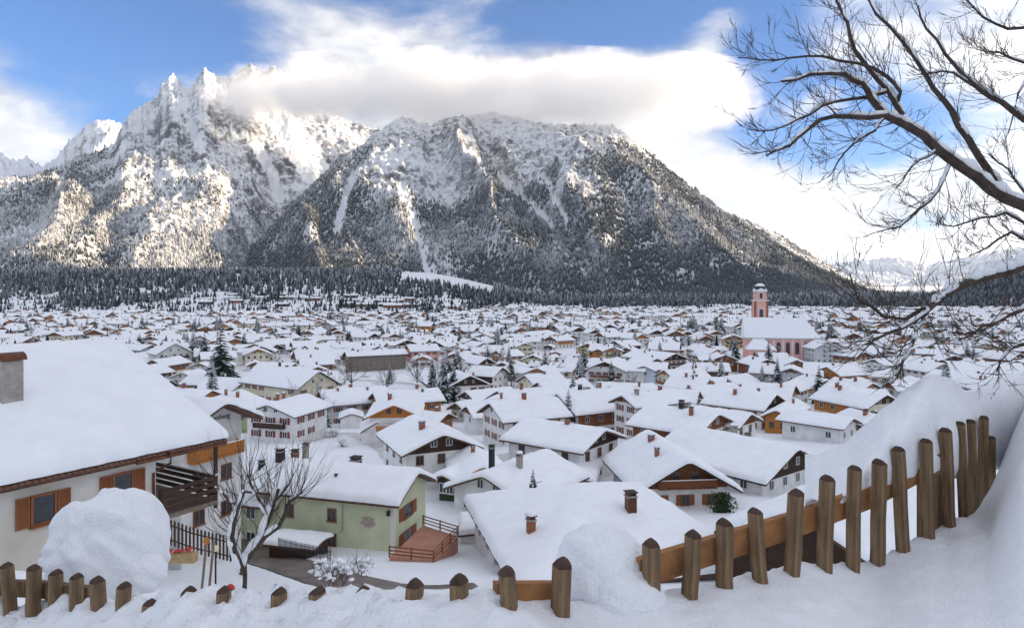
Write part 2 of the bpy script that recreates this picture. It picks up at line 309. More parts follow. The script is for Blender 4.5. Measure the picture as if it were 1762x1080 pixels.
SIL_B = [(-420, 350), (-200, 330), (0, 312), (60, 302), (110, 283), (160, 264), (195, 247), (212, 215), (225, 190), (268, 168), (280, 146), (297, 124), (312, 142), (328, 152), (342, 128), (352, 116), (370, 128), (395, 133), (415, 118), (432, 104), (450, 124), (470, 110), (490, 128), (520, 152), (560, 190), (620, 215), (700, 235), (860, 300)]
LB = layer('mountain', SIL_B, ([-420, 200, 380, 450, 860], [2000, 2000, 2250, 2750, 3300]), ([-420, 0, 220, 300, 500, 860], [3200, 3300, 3900, 4400, 4500, 4500]), 620, 230, 290, 'rock_snow', .42, 1.25, 40, 3.7,
    tracks=(([(500, 225), (520, 255), (545, 295)], 22), ([(470, 200), (500, 250), (530, 300)], 10), ([(440, 250), (470, 300), (480, 340)], 8), ([(330, 215), (345, 255)], 7), ([(175, 318), (215, 300)], 7), ([(270, 300), (290, 340)], 6)), jag=7)
layer('mountain', [(-500, 250), (-100, 300), (0, 262), (30, 278), (45, 268), (75, 288), (95, 272), (130, 230), (165, 205), (205, 210), (240, 240), (300, 300), (420, 380)], 4600, 6800, 260, 90, 260, 'far_rock', 1.0, 1.0, 100, 8.1, jag=8)
LD = layer('mountain', [(1100, 440), (1180, 392), (1255, 371), (1300, 384), (1350, 408), (1400, 438), (1450, 470), (1510, 497), (1580, 512)], 3400, 4400, 200, 80, 170, 'wooded', 1.0, 1.0, 0, 12.4, jag=3)
layer('mountain', [(1300, 480), (1380, 468), (1430, 456), (1480, 449), (1540, 446), (1600, 455), (1660, 446), (1720, 432), (1800, 425), (2000, 440)], 8000, 10500, 240, 70, 330, 'far_rock', 1.0, 1.0, 60, 15.2, jag=3)
layer('mountain', [(1470, 506), (1530, 498), (1600, 470), (1680, 446), (1762, 428), (2000, 380)], 4600, 6200, 140, 50, 170, 'wooded', 1.0, 1.0, 0, 19.9, jag=3)
LF = layer('hill', [(1540, 528), (1620, 506), (1700, 470), (1762, 446), (1900, 390), (2150, 330), (2400, 300)], ([1540, 2400], [1500, 1000]), ([1540, 1762, 2400], [1750, 1900, 1900]), 160, 60, 25, 'wooded', 1.0, 1.0, -41, 23.1, back=500, px1=1900)
# the high ridge behind the viewer that keeps the low sun off the valley (along the line across the sun's direction)
hx, hy = math.sin(R(SUN_AZ)), math.cos(R(SUN_AZ))
pp = np.linspace(-3500, 5200, 120); qq = np.linspace(-900, 900, 21)
hh = np.full(len(pp), 0.0); q0 = 3350; tan_el = math.tan(R(SUN_EL))
_c = []
for px_, Y_c, z_c in ((-300, 2050, 90), (100, 2050, 95), (300, 2100, 95), (480, 2250, 95), (620, 2200, 130), (800, 2300, 170), (950, 2300, 210), (1060, 2300, 200), (1180, 2350, 150), (1280, 2400, 95), (1380, 2400, 40), (1480, 2450, 0)):
    x_c = (px_ - CX) / F * Y_c; _c.append((-hy * x_c + hx * Y_c, z_c + (q0 - (hx * x_c + hy * Y_c)) * tan_el))
_c.sort(); hh = np.interp(pp, [c[0] for c in _c], [c[1] for c in _c]) + 65 * fbm(pp / 300, pp * 0, 4)
hh = np.where(pp < _c[0][0], np.maximum(hh, 1100), hh) - 1500 * sstep(_c[-1][0] - 60, _c[-1][0] + 500, pp)
QQ, PPm = np.meshgrid(qq, pp, indexing='ij')
Hh = np.maximum(hh[None, :] * (1 - np.abs(QQ) / 900) ** .9, -60) + 25 * fbm(QQ / 200, PPm / 200, 3)
PX_ = hx * (q0 + QQ) + -hy * PPm; PY_ = hy * (q0 + QQ) + hx * PPm
struct(link('mountain_ridge', npmesh('mountain_ridge', np.stack([PX_, PY_, Hh], -1).reshape(-1, 3), gridfaces(*PX_.shape), ['wooded'])))
# ---- forest: one mass of small firs
def frost_mat(name, dark, frost, lo, hi):
    m = bpy.data.materials.new(name); m.use_nodes = True; t = m.node_tree; b = t.nodes['Principled BSDF']; b.inputs['Roughness'].default_value = .9; b.inputs['Specular IOR Level'].default_value = .1
    nd = t.nodes.new; lk = t.links.new; a = nd('ShaderNodeAttribute'); a.attribute_name = 'tint'; n = nd('ShaderNodeTexNoise'); n.inputs['Scale'].default_value = .35; n.inputs['Detail'].default_value = 3
    tcn = nd('ShaderNodeTexCoord'); lk(tcn.outputs['Object'], n.inputs['Vector'])
    ad = nd('ShaderNodeMath'); ad.operation = 'ADD'; lk(a.outputs['Fac'], ad.inputs[0]); lk(n.outputs['Fac'], ad.inputs[1])
    mr = nd('ShaderNodeMapRange'); mr.inputs[1].default_value = lo; mr.inputs[2].default_value = hi; lk(ad.outputs[0], mr.inputs[0])
    mi = nd('ShaderNodeMix'); mi.data_type = 'RGBA'; lk(mr.outputs[0], mi.inputs[0]); mi.inputs[6].default_value = (*dark, 1); mi.inputs[7].default_value = (*frost, 1); lk(mi.outputs[2], b.inputs['Base Color']); MATS[name] = m
frost_mat('frosted_fir', (.030, .038, .034), (.62, .62, .62), .62, 1.35); frost_mat('dark_fir', (.018, .026, .022), (.42, .44, .47), .95, 1.8)
frost_mat('larch', (.10, .055, .03), (.55, .48, .42), .62, 1.4)
def firs(name, xs, ys, zs, hs, m, tint=None):
    n = len(xs); k = 5; ang = np.arange(k) * 2 * np.pi / k
    prof = [(.0, 1.0), (.55, .55), (.33, .58), (1.0, .08)]           # radius, height of the rings
    vs = np.zeros((n, 1 + 3 * k, 3)); rw = hs * rng.uniform(.17, .26, n); rot = rng.uniform(0, 6.28, n)
    vs[:, 0] = np.stack([xs, ys, zs + hs], -1)
    for r_i, (rr, hz) in enumerate(prof[1:]):
        a = ang[None] + rot[:, None] + r_i * .4; j = rng.uniform(.7, 1.25, (n, k))
        vs[:, 1 + r_i * k:1 + (r_i + 1) * k, 0] = xs[:, None] + np.cos(a) * rr * rw[:, None] * j
        vs[:, 1 + r_i * k:1 + (r_i + 1) * k, 1] = ys[:, None] + np.sin(a) * rr * rw[:, None] * j
        vs[:, 1 + r_i * k:1 + (r_i + 1) * k, 2] = zs[:, None] + hs[:, None] * hz * rng.uniform(.92, 1.06, (n, k))
    f = []
    for j in range(k):
        j2 = (j + 1) % k
        f += [(0, 1 + j, 1 + j2), (1 + k + j, 1 + 2 * k + j, 1 + 2 * k + j2), (1 + k + j, 1 + 2 * k + j2, 1 + k + j2), (0, 1 + k + j, 1 + k + j2)]
    fc = (np.array(f)[None] + (np.arange(n) * (1 + 3 * k))[:, None, None]).reshape(-1, 3)
    ti = (rng.uniform(0, .9, n) if tint is None else tint)[:, None] + np.concatenate([[.3], np.full(k, .0), np.full(k, .15), np.full(k, -.15)])[None]
    me = npmesh(name, vs.reshape(-1, 3), fc, [m], smooth=False, attr={'tint': ti.ravel()})
    return struct(link(name, me), 'stuff')
def cones(name, xs, ys, zs, hs, m, tint):
    n = len(xs); k = 5; ang = np.arange(k) * 2 * np.pi / k; rw = hs * rng.uniform(.17, .27, n); a = ang[None] + rng.uniform(0, 6.28, n)[:, None]; j = rng.uniform(.7, 1.3, (n, k)); vs = np.zeros((n, 1 + k, 3))
    vs[:, 0] = np.stack([xs, ys, zs + hs], -1); vs[:, 1:, 0] = xs[:, None] + np.cos(a) * rw[:, None] * j; vs[:, 1:, 1] = ys[:, None] + np.sin(a) * rw[:, None] * j; vs[:, 1:, 2] = zs[:, None] + hs[:, None] * rng.uniform(-.05, .2, (n, k))
    fc = (np.array([(0, 1 + q, 1 + (q + 1) % k) for q in range(k)])[None] + (np.arange(n) * (1 + k))[:, None, None]).reshape(-1, 3)
    ti = tint[:, None] + np.concatenate([[.35], np.full(k, -.08)])[None]
    return struct(link(name, npmesh(name, vs.reshape(-1, 3), fc, [m], smooth=False, attr={'tint': ti.ravel()})), 'stuff')
def scatter(L, n, dens):
    Xg, Yg, Zg, op = L; r, c = Xg.shape
    ax = np.abs((Xg[1:, 1:] - Xg[1:, :-1])) * np.abs(Yg[1:, 1:] - Yg[:-1, 1:])
    nzv = np.abs(Zg[1:, 1:] - Zg[:-1, 1:]) / np.maximum(np.abs(Yg[1:, 1:] - Yg[:-1, 1:]), .1)
    w = ax * dens(Xg[1:, 1:], Yg[1:, 1:], Zg[1:, 1:], nzv) * (1 - op[1:, 1:]); w = np.clip(w, 0, None).ravel(); w /= w.sum()
    i = rng.choice(len(w), n, p=w); a, b_ = np.divmod(i, c - 1); u, v = rng.uniform(size=n), rng.uniform(size=n)
    def bl(G): return (G[a, b_] * (1 - u) * (1 - v) + G[a + 1, b_] * u * (1 - v) + G[a, b_ + 1] * (1 - u) * v + G[a + 1, b_ + 1] * u * v)
    return bl(Xg), bl(Yg), bl(Zg)
def dens_up(x, y, z, s):
    px = CX + x / y * F; top = np.interp(px, [400, 560, 640, 760, 860, 1000, 1120, 1300], [420, 520, 430, 330, 430, 400, 640, 900])
    return (1 - sstep(-130, 150, z - top + 210 * fbm(x / 300, y / 300, 4))) * (.35 + .65 * sstep(-.45, .05, fbm(x / 150 + 7, y / 150, 3))) * (1 - .6 * sstep(1.2, 2.2, s))
x, y, z = scatter(LA, 74000, dens_up); h = rng.uniform(9, 20, len(x)); cones('mountain_forest', x, y, z - 1, h, 'frosted_fir', np.clip(.10 + .45 * fbm(x / 260, y / 260, 3) - .3 * (1 - sstep(60, 190, z)) + rng.uniform(-.3, .35, len(x)), 0, 1))
def dens_b(x, y, z, s):
    px = CX + x / y * F; top = np.interp(px, [-200, 0, 150, 230, 330, 420, 500], [900, 900, 800, 520, 420, 380, 200])
    return (1 - sstep(-130, 150, z - top + 190 * fbm(x / 300, y / 300, 4))) * (.4 + .6 * sstep(-.5, .0, fbm(x / 150 + 7, y / 150, 3)))
x, y, z = scatter(LB, 60000, dens_b); h = rng.uniform(10, 21, len(x)); cones('mountain_forest', x, y, z - 1, h, 'frosted_fir', np.clip(.26 + .45 * fbm(x / 260, y / 260, 3) + .2 * (z < 330) - .3 * (1 - sstep(60, 190, z)) + rng.uniform(-.3, .35, len(x)), 0, 1))
x, y, z = scatter(LA, 1500, lambda x, y, z, s: dens_up(x, y, z, s) * sstep(.1, .5, fbm(x / 300 + 31, y / 300, 2))); firs('larch_forest', x, y, z - 1, rng.uniform(9, 17, len(x)), 'larch')
x, y, z = scatter(LD, 3500, lambda x, y, z, s: (1 - sstep(300, 480, z))); cones('mountain_forest', x, y, z - 1, rng.uniform(10, 18, len(x)), 'frosted_fir', rng.uniform(0, .8, len(x)))
x, y, z = scatter(LF, 6000, lambda x, y, z, s: 1.0 + 0 * z); cones('hill_forest', x, y, z - 1, rng.uniform(9, 18, len(x)), 'dark_fir', rng.uniform(0, .8, len(x)))
# dark belt of firs at the foot of the mountain
def belt(n, pxa, pxb, ya, yb, m, hmin=10, hmax=24, gap=None):
    px = rng.uniform(pxa, pxb, n); Y = np.sqrt(rng.uniform(ya ** 2, yb ** 2, n)); xx = (px - CX) / F * Y; zz = ground(xx, Y); k = np.ones(n, bool) if gap is None else gap(px, Y, xx)
    return xx[k], Y[k], zz[k], rng.uniform(hmin, hmax, n)[k]
a = belt(10500, -250, 880, 1130, 2250, 'dark_fir', 9, 21, lambda p, Y, x: ~((p > 690) & (p < 880) & (Y > 1800)) & (Y > 1350 + 420 * fbm(x / 150, Y / 150, 3)) & ~((p > 325) & (p < 715) & (Y < 1500) & (noise2(x / 60, Y / 40) < .15))); b_ = belt(7000, 800, 1640, 1400, 2250, 'dark_fir', 7, 18, lambda p, Y, x: ~((p < 850) & (Y > 1800)) & (Y > 1600 + 330 * fbm(x / 150, Y / 150, 3))); c_ = belt(1600, -150, 760, 1050, 1500, 'dark_fir', 6, 15, lambda p, Y, x: noise2(x / 90, Y / 60) > .05)
A_ = [np.concatenate(t) for t in zip(a, b_, c_)]; firs('valley_forest', A_[0], A_[1], A_[2] - .5, A_[3], 'dark_fir')
q_ = belt(5500, -250, 1640, 1650, 2350, '', 9, 20, lambda p, Y, x: ~((p > 685) & (p < 850) & (Y > 1780))); firs('valley_forest', q_[0], q_[1], q_[2] - .5, q_[3], 'frosted_fir', np.clip(sstep(1600, 2300, q_[1]) * .7 + rng.uniform(-.3, .3, len(q_[0])), 0, 1))
# ---- the cloud bank lying against the summits: a real volume
def cloud(name, c, r, dens, seed, lo=.42, hi=.62, yaw=0):
    m = bpy.data.materials.new(name); m.use_nodes = True; t = m.node_tree; t.nodes.remove(t.nodes['Principled BSDF']); out = t.nodes['Material Output']; nd = t.nodes.new; lk = t.links.new
    v = nd('ShaderNodeVolumePrincipled'); v.inputs['Color'].default_value = (.99, .99, .99, 1); v.inputs['Anisotropy'].default_value = 0.1; lk(v.outputs[0], out.inputs['Volume'])
    tcn = nd('ShaderNodeTexCoord'); ln = nd('ShaderNodeVectorMath'); ln.operation = 'LENGTH'; lk(tcn.outputs['Object'], ln.inputs[0])
    mp = nd('ShaderNodeMapping'); mp.inputs['Scale'].default_value = tuple(q / 420 for q in r); mp.inputs['Location'].default_value = (seed, seed * 2, 0); lk(tcn.outputs['Object'], mp.inputs[0])
    n = nd('ShaderNodeTexNoise'); n.inputs['Scale'].default_value = 1.0; n.inputs['Detail'].default_value = 7; n.inputs['Roughness'].default_value = .62; lk(mp.outputs[0], n.inputs['Vector'])
    fo = nd('ShaderNodeMapRange'); fo.inputs[1].default_value = .25; fo.inputs[2].default_value = 1.0; fo.inputs[3].default_value = .34; fo.inputs[4].default_value = -.35; lk(ln.outputs['Value'], fo.inputs[0])
    am = nd('ShaderNodeMath'); am.operation = 'MULTIPLY_ADD'; am.inputs[1].default_value = 2.0; am.inputs[2].default_value = -.52; lk(n.outputs['Fac'], am.inputs[0])
    ad = nd('ShaderNodeMath'); ad.operation = 'ADD'; lk(am.outputs[0], ad.inputs[0]); lk(fo.outputs[0], ad.inputs[1])
    mr = nd('ShaderNodeMapRange'); mr.interpolation_type = 'SMOOTHSTEP'; mr.inputs[1].default_value = lo; mr.inputs[2].default_value = hi + .18; mr.inputs[4].default_value = dens; lk(ad.outputs[0], mr.inputs[0]); lk(mr.outputs[0], v.inputs['Density'])
    m.cycles.volume_step_rate = .22; MATS[name] = m
    b = MB(); k = 14; vs = []; fs = []
    for i in range(k + 1):
        for j in range(2 * k):
            th = math.pi * i / k; ph = math.pi * j / k; vs.append((math.sin(th) * math.cos(ph), math.sin(th) * math.sin(ph), math.cos(th)))
    for i in range(k):
        for j in range(2 * k): fs.append((i * 2 * k + j, (i + 1) * 2 * k + j, (i + 1) * 2 * k + (j + 1) % (2 * k), i * 2 * k + (j + 1) % (2 * k)))
    b.add(vs, fs, name); o = b.build('cloud'); o.location = c; o.scale = r; o.rotation_euler = (0, 0, yaw); return struct(o, 'stuff')
cloud('cloud_bank', P(860, 166, 3420), (1900, 450, 215), .0075, 3.0, .24, .50)
cloud('cloud_tail', P(480, 172, 3700), (560, 330, 130), .006, 8.0, .28, .52)
# ---------------------------------------------------------------- houses
def edges(n, half, r):                 # sample positions across a snow cover, dense near both edges
    e = [0, .04, .14, .32, .6, 1.0]; e = [q * r for q in e]
    mid = list(np.linspace(-half + r, half - r, n)); return np.array([-half + q for q in e[:-1]] + mid + [half - q for q in e[:-1]][::-1])
def snow_sheet(w2, l2, ridge, tanp, T, r, nx, ny, seed, mname='snow', hip=0.0, undul=.10):
    """snow lying on a gable (hip=0) or hipped roof; local ridge along y, roof surface z = ridge-|x|tanp"""
    xs = edges(nx, w2, r); ys = edges(ny, l2, r); X, Yg = np.meshgrid(xs, ys)
    d = np.minimum(w2 - np.abs(X), l2 - np.abs(Yg)); e = np.sqrt(np.clip(1 - (1 - np.clip(d / r, 0, 1)) ** 2, 0, 1))
    ax = np.sqrt(X ** 2 + .16) - .16
    base = ridge - ax * tanp
    if hip: base = np.minimum(base, ridge - (np.sqrt(np.clip(np.abs(Yg) - (l2 - hip), 0, 99) ** 2 + .05) - .22) * (w2 * tanp / hip))
    nz = undul * fbm(X / 2.6 + seed, Yg / 2.6 - seed, 3) + .02 * noise2(X * 1.7 + seed, Yg * 1.7)
    Z = base + T * e * (1 + nz * 2.2) + .004
    wob = (.07 * noise2(X * 1.3 + seed * 3, Yg * 1.3) + .05 * noise2(X * 4.3 + seed, Yg * 4.3)) * (d < .08)
    return npmesh('roof_snow', np.stack([X + wob * np.sign(X), Yg + wob * np.sign(Yg), Z], -1).reshape(-1, 3), gridfaces(*X.shape), [mname])
_win = {}
def window_mesh(w, h, frame, shutter, lod):
    k = (w, h, frame, shutter, lod)
    if k in _win: return _win[k]
    fr = MB(); t = .09
    fr.box((-w / 2, -.05, 0), (-w / 2 + t, .02, h), frame); fr.box((w / 2 - t, -.05, 0), (w / 2, .02, h), frame)
    fr.box((-w / 2 + t, -.05, 0), (w / 2 - t, .02, t), frame); fr.box((-w / 2 + t, -.05, h - t), (w / 2 - t, .02, h), frame); fr.box((-.04, -.045, t), (.04, .015, h - t), frame)
    fr.box((-w / 2 - .08, -.12, -.07), (w / 2 + .08, .01, -.002), frame)
    pn = MB(); pn.box((-w / 2 + t, -.025, t), (w / 2 - t, -.01, h - t), 'glass')
    sh = MB()
    if shutter:
        sw = w * .48
        sh.box((-sw / 2, -.07, 0), (sw / 2, -.03, h), shutter)
        for i in range(7): z = .08 + i * (h - .16) / 7; sh.box((-sw / 2 + .05, -.09, z), (sw / 2 - .05, -.068, z + (h - .16) / 7 * .6), shutter)
    if lod == 0: r = (fr.mesh('window'), pn.mesh('pane'), sh.mesh('shutter') if shutter else None)
    else:
        pn2 = MB(); pn2.box((-w / 2, -.02, 0), (w / 2, .01, h), 'glass'); b = MB(); t = .07
        b.box((-w / 2 - t, -.05, -t), (-w / 2, .01, h + t), frame).box((w / 2, -.05, -t), (w / 2 + t, .01, h + t), frame).box((-w / 2, -.05, h), (w / 2, .01, h + t), frame).box((-w / 2, -.05, -t), (w / 2, .01, 0), frame).box((-.035, -.04, 0), (.035, 0, h), frame)
        b.box((-w / 2, -.02, 0), (w / 2, .01, h), 'glass')
        if shutter:
            for s_ in (-1, 1): b.box((s_ * w * .8 - w * .24, -.06, 0), (s_ * w * .8 + w * .24, -.01, h), shutter)
        r = (b.mesh('window'), None, None)
    _win[k] = r; return r
def put_window(par, loc, rz, w=1.1, h=1.3, frame='frame_white', shutter='shutter_brown', lod=1):
    a, p, s_ = window_mesh(w, h, frame, shutter, lod); o = link('window', a, par, loc, rz)
    if p: link('pane', p, o)
    if s_:
        for q in (-1, 1): link('shutter', s_, o, (q * w * .77, 0, 0))
    return o
_chim = {}
def chimney(par, loc, kind='brick', h=1.4, w=.6, snow=True):
    k = (kind, h, w, snow)
    if k not in _chim:
        b = MB(); b.box((-w / 2, -w / 2, -1.2), (w / 2, w / 2, h), kind); b.box((-w / 2 - .07, -w / 2 - .07, h), (w / 2 + .07, w / 2 + .07, h + .1), 'chimney_plaster')
        for i in (-1, 1): b.box((i * w * .4 - .05, -w * .45, h + .1), (i * w * .4 + .05, w * .45, h + .35), kind)
        b.box((-w / 2 - .1, -w / 2 - .1, h + .35), (w / 2 + .1, w / 2 + .1, h + .41), 'roof_edge_dark')
        if snow: b.lathe([(w * .72, h + .41), (w * .74, h + .52), (w * .6, h + .66), (w * .2, h + .72)], 'snow', 10)
        _chim[k] = b.mesh('chimney')
    return link('chimney', _chim[k], par, loc)
HOUSES = []           # (x, y, radius)
SH = ['shutter_brown', 'shutter_brown', 'shutter_green', None, None, 'shutter_red']
def house(x, Y, yaw, w, l, base, eave, pitch, label, wall='white_plaster', gable='brown_wood', gfrac=1.0, edge='roof_edge', oh=.9, ohg=1.1, T=.45, lod=1, balcony=True, bal='brown_wood', chim=2, storeys=None,
          shutter='shutter_brown', frame='frame_white', name='house', group=None, windows=True, hip=0.0, side_wood=None, seed=None, ckind='brick', cat='house', wing=0):
    """origin at the base centre; local ridge along y, front gable at -y; w,l are wall sizes, eave = z of the eave at the wall (above base)"""
    rs = random.Random(seed if seed is not None else int(abs(x * 13 + Y * 7) * 10)); h = eave; tp = math.tan(pitch); rise = w / 2 * tp
    o = thing(name, label, cat, (x, Y, base), yaw, group); HOUSES.append((x, Y, math.hypot(w, l) / 2))
    b = MB(); gz_ = 0 if hip else rise
    if hip: b.box((-w / 2, -l / 2, -4), (w / 2, l / 2, h), wall)
    else: b.prism([(-w / 2, -4), (w / 2, -4), (w / 2, h), (0, h + rise), (-w / 2, h)], -l / 2, l / 2, wall)
    b.build('wall', o)
    if gable and not hip:                  # boarding over the upper gable, a little proud
        z0 = h + rise * (1 - gfrac) - (.35 if gfrac >= 1 else 0); hw = w / 2 - max(0, (z0 - h)) / tp
        for sgn in (-1, 1):
            bb = MB(); y0, y1 = (sgn * l / 2 - .06, sgn * l / 2 + .03) if sgn < 0 else (l / 2 - .03, l / 2 + .06)
            poly = [(-hw + .02, z0), (hw - .02, z0)] + ([(w / 2 - .02, h)] if z0 < h else []) + [(0, h + rise - .02)] + ([(-w / 2 + .02, h)] if z0 < h else [])
            bb.prism(poly, y0, y1, gable)
            if lod == 0:
                nb = int(hw * 2 / .22)
                for i in range(1, nb):
                    xx = -hw + i * 2 * hw / nb; zt = h + rise - abs(xx) * tp - .05
                    if zt > z0 + .1: bb.box((xx - .015, y0 - .015 if sgn < 0 else y1, z0), (xx + .015, y0 if sgn < 0 else y1 + .015, zt), gable)
            bb.build('gable_boarding', o)
    if side_wood:
        for sgn in (-1, 1): MB().box((sgn * w / 2 - .05, -l / 2 + .1, h * .48), (sgn * w / 2 + .05, l / 2 - .1, h - .02), side_wood).build('side_boarding', o)
    # roof slabs
    w2 = w / 2 + oh; l2 = l / 2 + ohg; rz_ = h + rise + .12; rb = MB(); th = .2
    if hip:
        hp = hip; zr, ze = rz_, rz_ - w2 * tp; vs = [(-w2, -l2, ze), (w2, -l2, ze), (w2, l2, ze), (-w2, l2, ze), (0, -l2 + hp, zr), (0, l2 - hp, zr)] + [(-w2, -l2, ze - th), (w2, -l2, ze - th), (w2, l2, ze - th), (-w2, l2, ze - th)]
        rb.add(vs, [(0, 1, 4), (1, 2, 5, 4), (2, 3, 5), (3, 0, 4, 5), (6, 7, 1, 0), (7, 8, 2, 1), (8, 9, 3, 2), (9, 6, 0, 3), (9, 8, 7, 6)], edge)
    else: rb.prism([(-w2, rz_ - w2 * tp - th), (0, rz_ - th), (w2, rz_ - w2 * tp - th), (w2, rz_ - w2 * tp), (0, rz_), (-w2, rz_ - w2 * tp)], -l2, l2, edge)
    rf = rb.build('roof', o)
    nx, ny = ((24, 28), (9, 9), (5, 4))[min(lod, 2)]
    s_ = link('roof_snow', snow_sheet(w2 + .06, l2 + .06, rz_ + .01, tp, T, min(.45, T), nx, ny, rs.random() * 90, hip=hip), rf)
    for i in range(chim):
        cx = rs.uniform(-.22, .22) * w; cy = rs.uniform(-.35, .35) * l
        chimney(rf, (cx, cy, rz_ - abs(cx) * tp + T * .6), ckind if rs.random() < .7 else rs.choice(['brick', 'chimney_plaster', 'dark_metal']), rs.choice([.7, 1.0, 1.2]), rs.choice([.5, .6, .75]), rs.random() < .75)
    if wing:                               # a cross wing with its own gable on one side
        sg = wing; wl2, ww2 = w * .52, l * .27; hw_ = h - .2; rw = ww2 * tp; m4 = MB(); x1 = sg * (w / 2 + w * .42)
        def sw(pts): return [(p_[0], p_[1], p_[2]) for p_ in (pts if sg > 0 else [(q[0], -q[1], q[2]) for q in pts])]
        m4.add(sw([(0, -ww2, -4), (0, ww2, -4), (0, ww2, hw_), (0, 0, hw_ + rw), (0, -ww2, hw_), (x1, -ww2, -4), (x1, ww2, -4), (x1, ww2, hw_), (x1, 0, hw_ + rw), (x1, -ww2, hw_)]), [(5, 6, 7, 8, 9), (0, 5, 9, 4), (6, 1, 2, 7)], wall); m4.build('wing_wall', o)
        if gable: g4 = MB(); g4.add(sw([(x1 + sg * .05, -ww2, hw_ - .2), (x1 + sg * .05, ww2, hw_ - .2), (x1 + sg * .05, 0, hw_ + rw)]), [(0, 1, 2)], gable); g4.build('wing_boarding', o)
        e2 = ww2 + .8; xe = x1 + sg * .9; zr = hw_ + rw + .1; ze_ = zr - e2 * tp; r4 = MB(); r4.add(sw([(0, -e2, ze_), (0, 0, zr), (0, e2, ze_), (xe, -e2, ze_), (xe, 0, zr), (xe, e2, ze_), (xe, -e2, ze_ - .2), (xe, 0, zr - .2), (xe, e2, ze_ - .2)]), [(0, 3, 4, 1), (1, 4, 5, 2), (3, 6, 7, 4), (4, 7, 8, 5)], edge); wr = r4.build('wing_roof', o)
        sn_ = link('roof_snow', snow_sheet(e2 + .05, abs(xe) / 2 + .05, zr + .01, tp, T, min(.45, T), nx, ny, rs.random() * 90), wr, (xe / 2, 0, 0), math.pi / 2)
        put_window(o, (x1 + sg * .02, 0, max(.6, h - 2.1)), sg * math.pi / 2, 1.2, 1.3, frame, shutter, lod)
    st = storeys or max(1, int(round(h / 2.75))); fh = h / st
    if balcony and not hip:
        bw = w * rs.uniform(.62, .86); bz = h - .25 if st > 1 or h < 3.5 else h - .1
        if st >= 2: bz = fh * (st - 1) + .15
        bl = MB(); y0 = -l / 2 - 1.0
        bl.box((-bw / 2, y0, bz - .15), (bw / 2, -l / 2 - .07, bz), bal)
        if lod == 0:
            k = int(bw / .2)
            for i in range(k): xx = -bw / 2 + (i + .5) * bw / k; bl.box((xx - .08, y0 + .02, bz + .06), (xx + .08, y0 + .06, bz + .85), bal)
            bl.box((-bw / 2, y0 - .02, bz + .86), (bw / 2, y0 + .1, bz + .95), bal)
            for q in (-1, 1): bl.box((q * bw / 2 - .05, y0 + .06, bz), (q * bw / 2 + .05, -l / 2 - .08, bz + .9), bal)
        else:
            bl.box((-bw / 2, y0, bz), (bw / 2, y0 + .06, bz + .9), bal)
            for q in (-1, 1): bl.box((q * bw / 2 - .04, y0 + .06, bz), (q * bw / 2 + .04, -l / 2 - .07, bz + .9), bal)
        if T > .2: bl.box((-bw / 2, y0 - .03, bz + .952), (bw / 2, y0 + .09, bz + 1.03), 'snow')
        bl.build('balcony', o)
    if windows:
        ww, wh = (1.15, 1.3) if lod < 2 else (1.2, 1.35)
        nf = max(2, int(w / 3.2))
        for s2 in range(st):
            for i in range(nf):
                if rs.random() < .1: continue
                xx = (i + .5 - nf / 2) * w / nf * .92; put_window(o, (xx, -l / 2 - .015, s2 * fh + fh * .3), 0, ww, wh, frame, shutter, lod)
            ns = max(2, int(l / 3.6))
            for sgn in (-1, 1):
                fx = sgn * math.cos(yaw) * x + sgn * math.sin(yaw) * Y     # only walls turned to the viewer's side
                if fx > 0: continue
                for i in range(ns):
                    if rs.random() < .15: continue
                    yy = (i + .5 - ns / 2) * l / ns * .92; put_window(o, (sgn * (w / 2 + .015) + (.05 * sgn if side_wood else 0), yy, s2 * fh + fh * .3), sgn * math.pi / 2, ww, wh, frame, shutter, lod)
        if not hip and rise > 1.6:
            for xx in ((-w * .11, w * .11) if w > 9 else (0,)): put_window(o, (xx, -l / 2 - (.075 if gable else .015), h + rise * .22), 0, .8, min(1.0, rise * .45), 'frame_white' if gable == 'dark_wood' else frame, None, max(1, lod))
    return o
